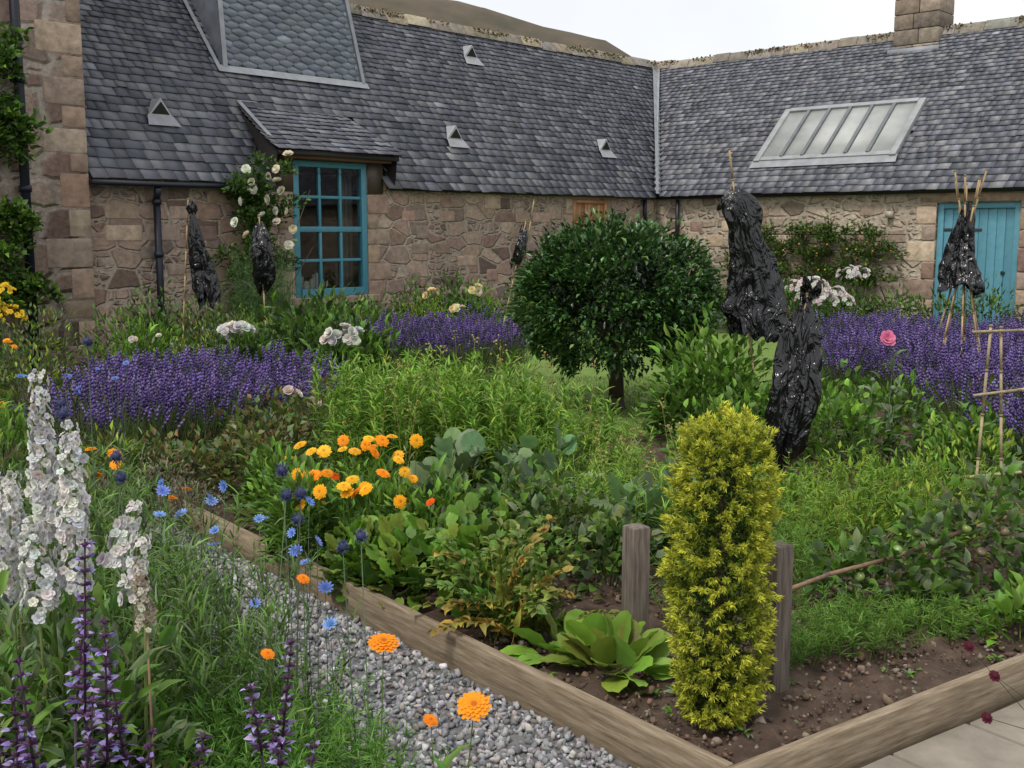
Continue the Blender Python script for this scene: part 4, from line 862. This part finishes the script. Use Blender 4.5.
def globe(name,pts):
    M=MB(); P=np.array(pts,float)
    for p in P:
        s=rng.uniform(.018,.023); M.inst(IC1,p[None],frame(rdir(1)),s*.8,np.array([[.05,.06,.14]])); d=rdir(110); l=np.full(110,s*.45)
        M.inst(NE,p+d*s*.75,frame(d,.5),np.stack([l*.35,l,l],1),mixcols([(.065,.08,.22),(.10,.12,.27),(.13,.15,.22)],110))
    b=P.copy(); b[:,2]=.02; b[:,:2]+=rng.normal(0,.05,(len(b),2)); stems(M,b,P,.003,vary((.15,.20,.13),len(b))); M.build(name,M_YEW)
globe('globe_thistles',[(-1.24,3.0,1.10),(-1.28,3.0,1.02),(-1.10,3.0,.98),(-1.09,3.0,.92),(-.64,3.0,.94),(-.63,3.0,.87),(-.57,2.9,.90),(-.46,2.9,.75),(-.41,2.9,.78),(-1.55,4.0,1.2),(-1.32,3.0,.9),(-.6,3.0,.8),(-1.45,3.5,1.05)])
# ---------------------------------------------------------------- foreground border
def spire(M,p0,p1,n,rad,t,size,cols,facing=None,taper=.5,blank=.0):
    p0=np.array(p0,float);p1=np.array(p1,float); f=np.sort(rng.uniform(0,1,n)); a=np.arange(n)*2.4+rng.normal(0,.3,n); ax=nrm((p1-p0)[None])[0]; R=frame(ax[None])[0]
    out=np.stack([np.cos(a),np.sin(a),0*a],1)@R.T; r=rad*(1-taper*f**1.5)*rng.uniform(.6,1.1,n)
    P=p0+(p1-p0)*f[:,None]+out*r[:,None]; s=size*(1-.5*f**2)*rng.uniform(.7,1.15,n); M.inst(t,P,frame(out+ax*.25+rng.normal(0,.35,(n,3)),.5),s,mixcols(cols,n,.08,.03))
M=MB(); S_=MB()
for p0,p1,n,r in(((-1.14,2.62,.86),(-1.13,2.6,1.27),170,.035),((-1.03,2.5,.76),(-1.02,2.5,1.16),180,.038),((-1.2,2.5,.74),(-1.17,2.5,1.04),120,.035),((-.96,2.55,.80),(-.91,2.6,.95),60,.03),((-1.09,2.45,.72),(-1.10,2.45,.95),100,.04),((-1.27,2.7,.8),(-1.25,2.7,1.0),70,.032),((-.90,2.5,.74),(-.86,2.5,.90),50,.028)):
    spire(M,p0,p1,n,r,FL5,.0165,[(.74,.73,.72),(.76,.74,.70),(.64,.64,.66)]); S_.tube((p0[0],p0[1]+.02,0),p1,.006,.003,(.12,.18,.07),5)
for cx,cy in((-1.12,2.6),(-1.25,2.75),(-1.0,2.6),(-1.15,2.35),(-.95,2.4)): clump(S_,cx,cy,.0,.22,.22,.68,330,.085,.026,[GM,GX,GG],LC,.4)
dl=empty('white_delphinium'); M.build('flower_spires',M_PETAL,dl); S_.build('stems_and_leaves',M_LEAF,dl)
M=MB(); spire(M,(-.83,2.4,.70),(-.84,2.4,.86),110,.022,FL5,.010,[(.5,.46,.37),(.6,.56,.46),(.3,.24,.17)]); M.tube((-.83,2.4,0),(-.83,2.4,.7),.003,.003,(.3,.2,.12),5); M.build('seeding_foxglove_spike',M_PETAL)
def salvia(name,spk):
    M=MB()
    for (x,y,z0,z1,lx) in spk:
        p0=np.array([x,y,z0]);p1=np.array([x+lx,y,z1]); M.tube((x-lx,y,0),p0,.004,.003,(.09,.07,.08),5); M.tube(p0,p1,.003,.002,(.08,.04,.08),5)
        L_=z1-z0; k=max(4,int(L_/.026))
        for i in range(k):
            fz=(i+.5)/k; c=p0+(p1-p0)*fz; n=12; a=rng.uniform(0,6.28,n); out=np.stack([np.cos(a),np.sin(a),rng.uniform(.1,.7,n)],1)
            M.inst(LS,np.tile(c,(n,1)),frame(out,.4),np.stack([np.full(n,.009),np.full(n,.02),np.full(n,.021)*(1.2-.6*fz)],1),mixcols([(.10,.045,.11),(.14,.06,.15),(.09,.08,.08)],n))
            if rng.uniform()<.8:
                n=4; a=rng.uniform(0,6.28,n); out=np.stack([np.cos(a),np.sin(a)-.3,rng.uniform(.0,.4,n)],1); M.inst(LC,c+out*.008,frame(out,.6),np.stack([np.full(n,.012),np.full(n,.02),np.full(n,.022)],1)*(1.2-.5*fz),mixcols([(.34,.28,.58),(.42,.35,.62),(.28,.2,.50)],n))
    M.build(name,M_PETAL)
salvia('purple_salvia',[(-.86,2.1,.62,1.0,.02),(-.80,2.05,.55,.86,.01),(-.92,2.0,.55,.80,-.02),(-.98,2.0,.50,.72,-.02),(-.72,2.0,.48,.66,.03),(-.95,1.95,.45,.62,.02),(-.85,1.95,.45,.6,.0),(-.75,1.95,.42,.56,-.02),(-.50,2.25,.48,.74,.03),(-.53,2.2,.5,.66,-.02),(-.42,2.1,.38,.58,.02),(-.9,2.15,.6,.83,.03),(-1.0,2.1,.5,.68,.0),(-.83,2.0,.5,.72,.03),(-.78,2.1,.5,.78,-.03),(-.66,2.1,.4,.6,.04),(-.88,1.9,.4,.58,-.03),(-.46,2.15,.36,.62,-.04)])
def f(M):
    B=np.vstack([area(230,-.62,2.62,.34,.40,0),area(230,-.46,2.25,.29,.28,0),area(120,-.9,2.9,.3,.3,0)]); stalks(M,B,rng.uniform(.24,.44,len(B)),.28,.0016,56,.055,.0042,[(.08,.21,.035),(.12,.27,.05),(.06,.17,.03)],BL,(0,1.2),.1,.2,1.0)
plant('feathery_herb',f)
def f(M):
    B=np.vstack([area(120,-1.0,3.15,.4,.4,0,.7),area(110,-1.45,3.95,.4,.5,0,.7),area(90,-1.95,4.75,.4,.5,0,.7),area(70,-1.3,2.4,.3,.4,0)]); stalks(M,B,rng.uniform(.4,.70,len(B)),.18,.002,26,.13,.009,[GX,GM,GG,(.13,.25,.07)],BL,(.4,1.3),.05,.4)
plant('cornflower_foliage',f)
def f(M):
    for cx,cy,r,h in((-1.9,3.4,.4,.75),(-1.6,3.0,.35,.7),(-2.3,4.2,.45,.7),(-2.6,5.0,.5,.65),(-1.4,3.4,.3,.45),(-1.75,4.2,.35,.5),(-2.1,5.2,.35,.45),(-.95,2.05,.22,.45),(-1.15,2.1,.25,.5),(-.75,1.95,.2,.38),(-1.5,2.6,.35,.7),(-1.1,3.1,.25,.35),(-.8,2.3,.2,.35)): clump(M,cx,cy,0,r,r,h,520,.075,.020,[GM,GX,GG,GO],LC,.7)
plant('border_perennials',f)
def f(M):
    B=np.vstack([area(60,-.20,2.25,.14,.15,0),area(60,-.30,2.0,.17,.12,0)]); stalks(M,B,rng.uniform(.15,.34,len(B)),.25,.002,14,.085,.020,[GX,GM,GB],LC,(.3,1.1),.05,.3)
    pts=np.array([(-.28,2.3,.70),(-.08,2.2,.60),(-.175,2.25,.55),(-.58,2.5,.60),(-.53,2.7,.72)])
    b=pts.copy(); b[:,2]=0; b[:,0]+=[-.03,-.06,.03,.05,0]; stems(M,b,pts,.0024,vary(GX,len(b)))
    M.inst(LC,np.repeat(b,6,0)+np.array([0,0,1])*rng.uniform(.1,.45,(30,1)),frame(rdir(30,.1,.8),.3),np.tile([.022,.09,.09],(30,1)),vary(GX,30))
plant('front_calendula_foliage',f)
def f(M):
    pts=np.array([(-.28,2.3,.71),(-.08,2.2,.61)]); M.inst(CAL,pts,frame(np.array([[.1,-.25,.95],[0,-.5,.85]])),np.array([.036,.038]),np.array([[.85,.29,.012],[.88,.33,.015]]))
    pts=np.array([(-.175,2.25,.555),(-.58,2.5,.605),(-.53,2.7,.725)]); M.inst(CAL,pts,frame(np.array([[.3,-.3,.8]]*3)),np.full(3,.018),np.array([[.85,.26,.012]]*3))
plant('front_calendula_flowers',f,M_PETAL)
print('objects',len(bpy.data.objects),'tris',sum(len(o.data.polygons) for o in bpy.data.objects if o.type=='MESH'))
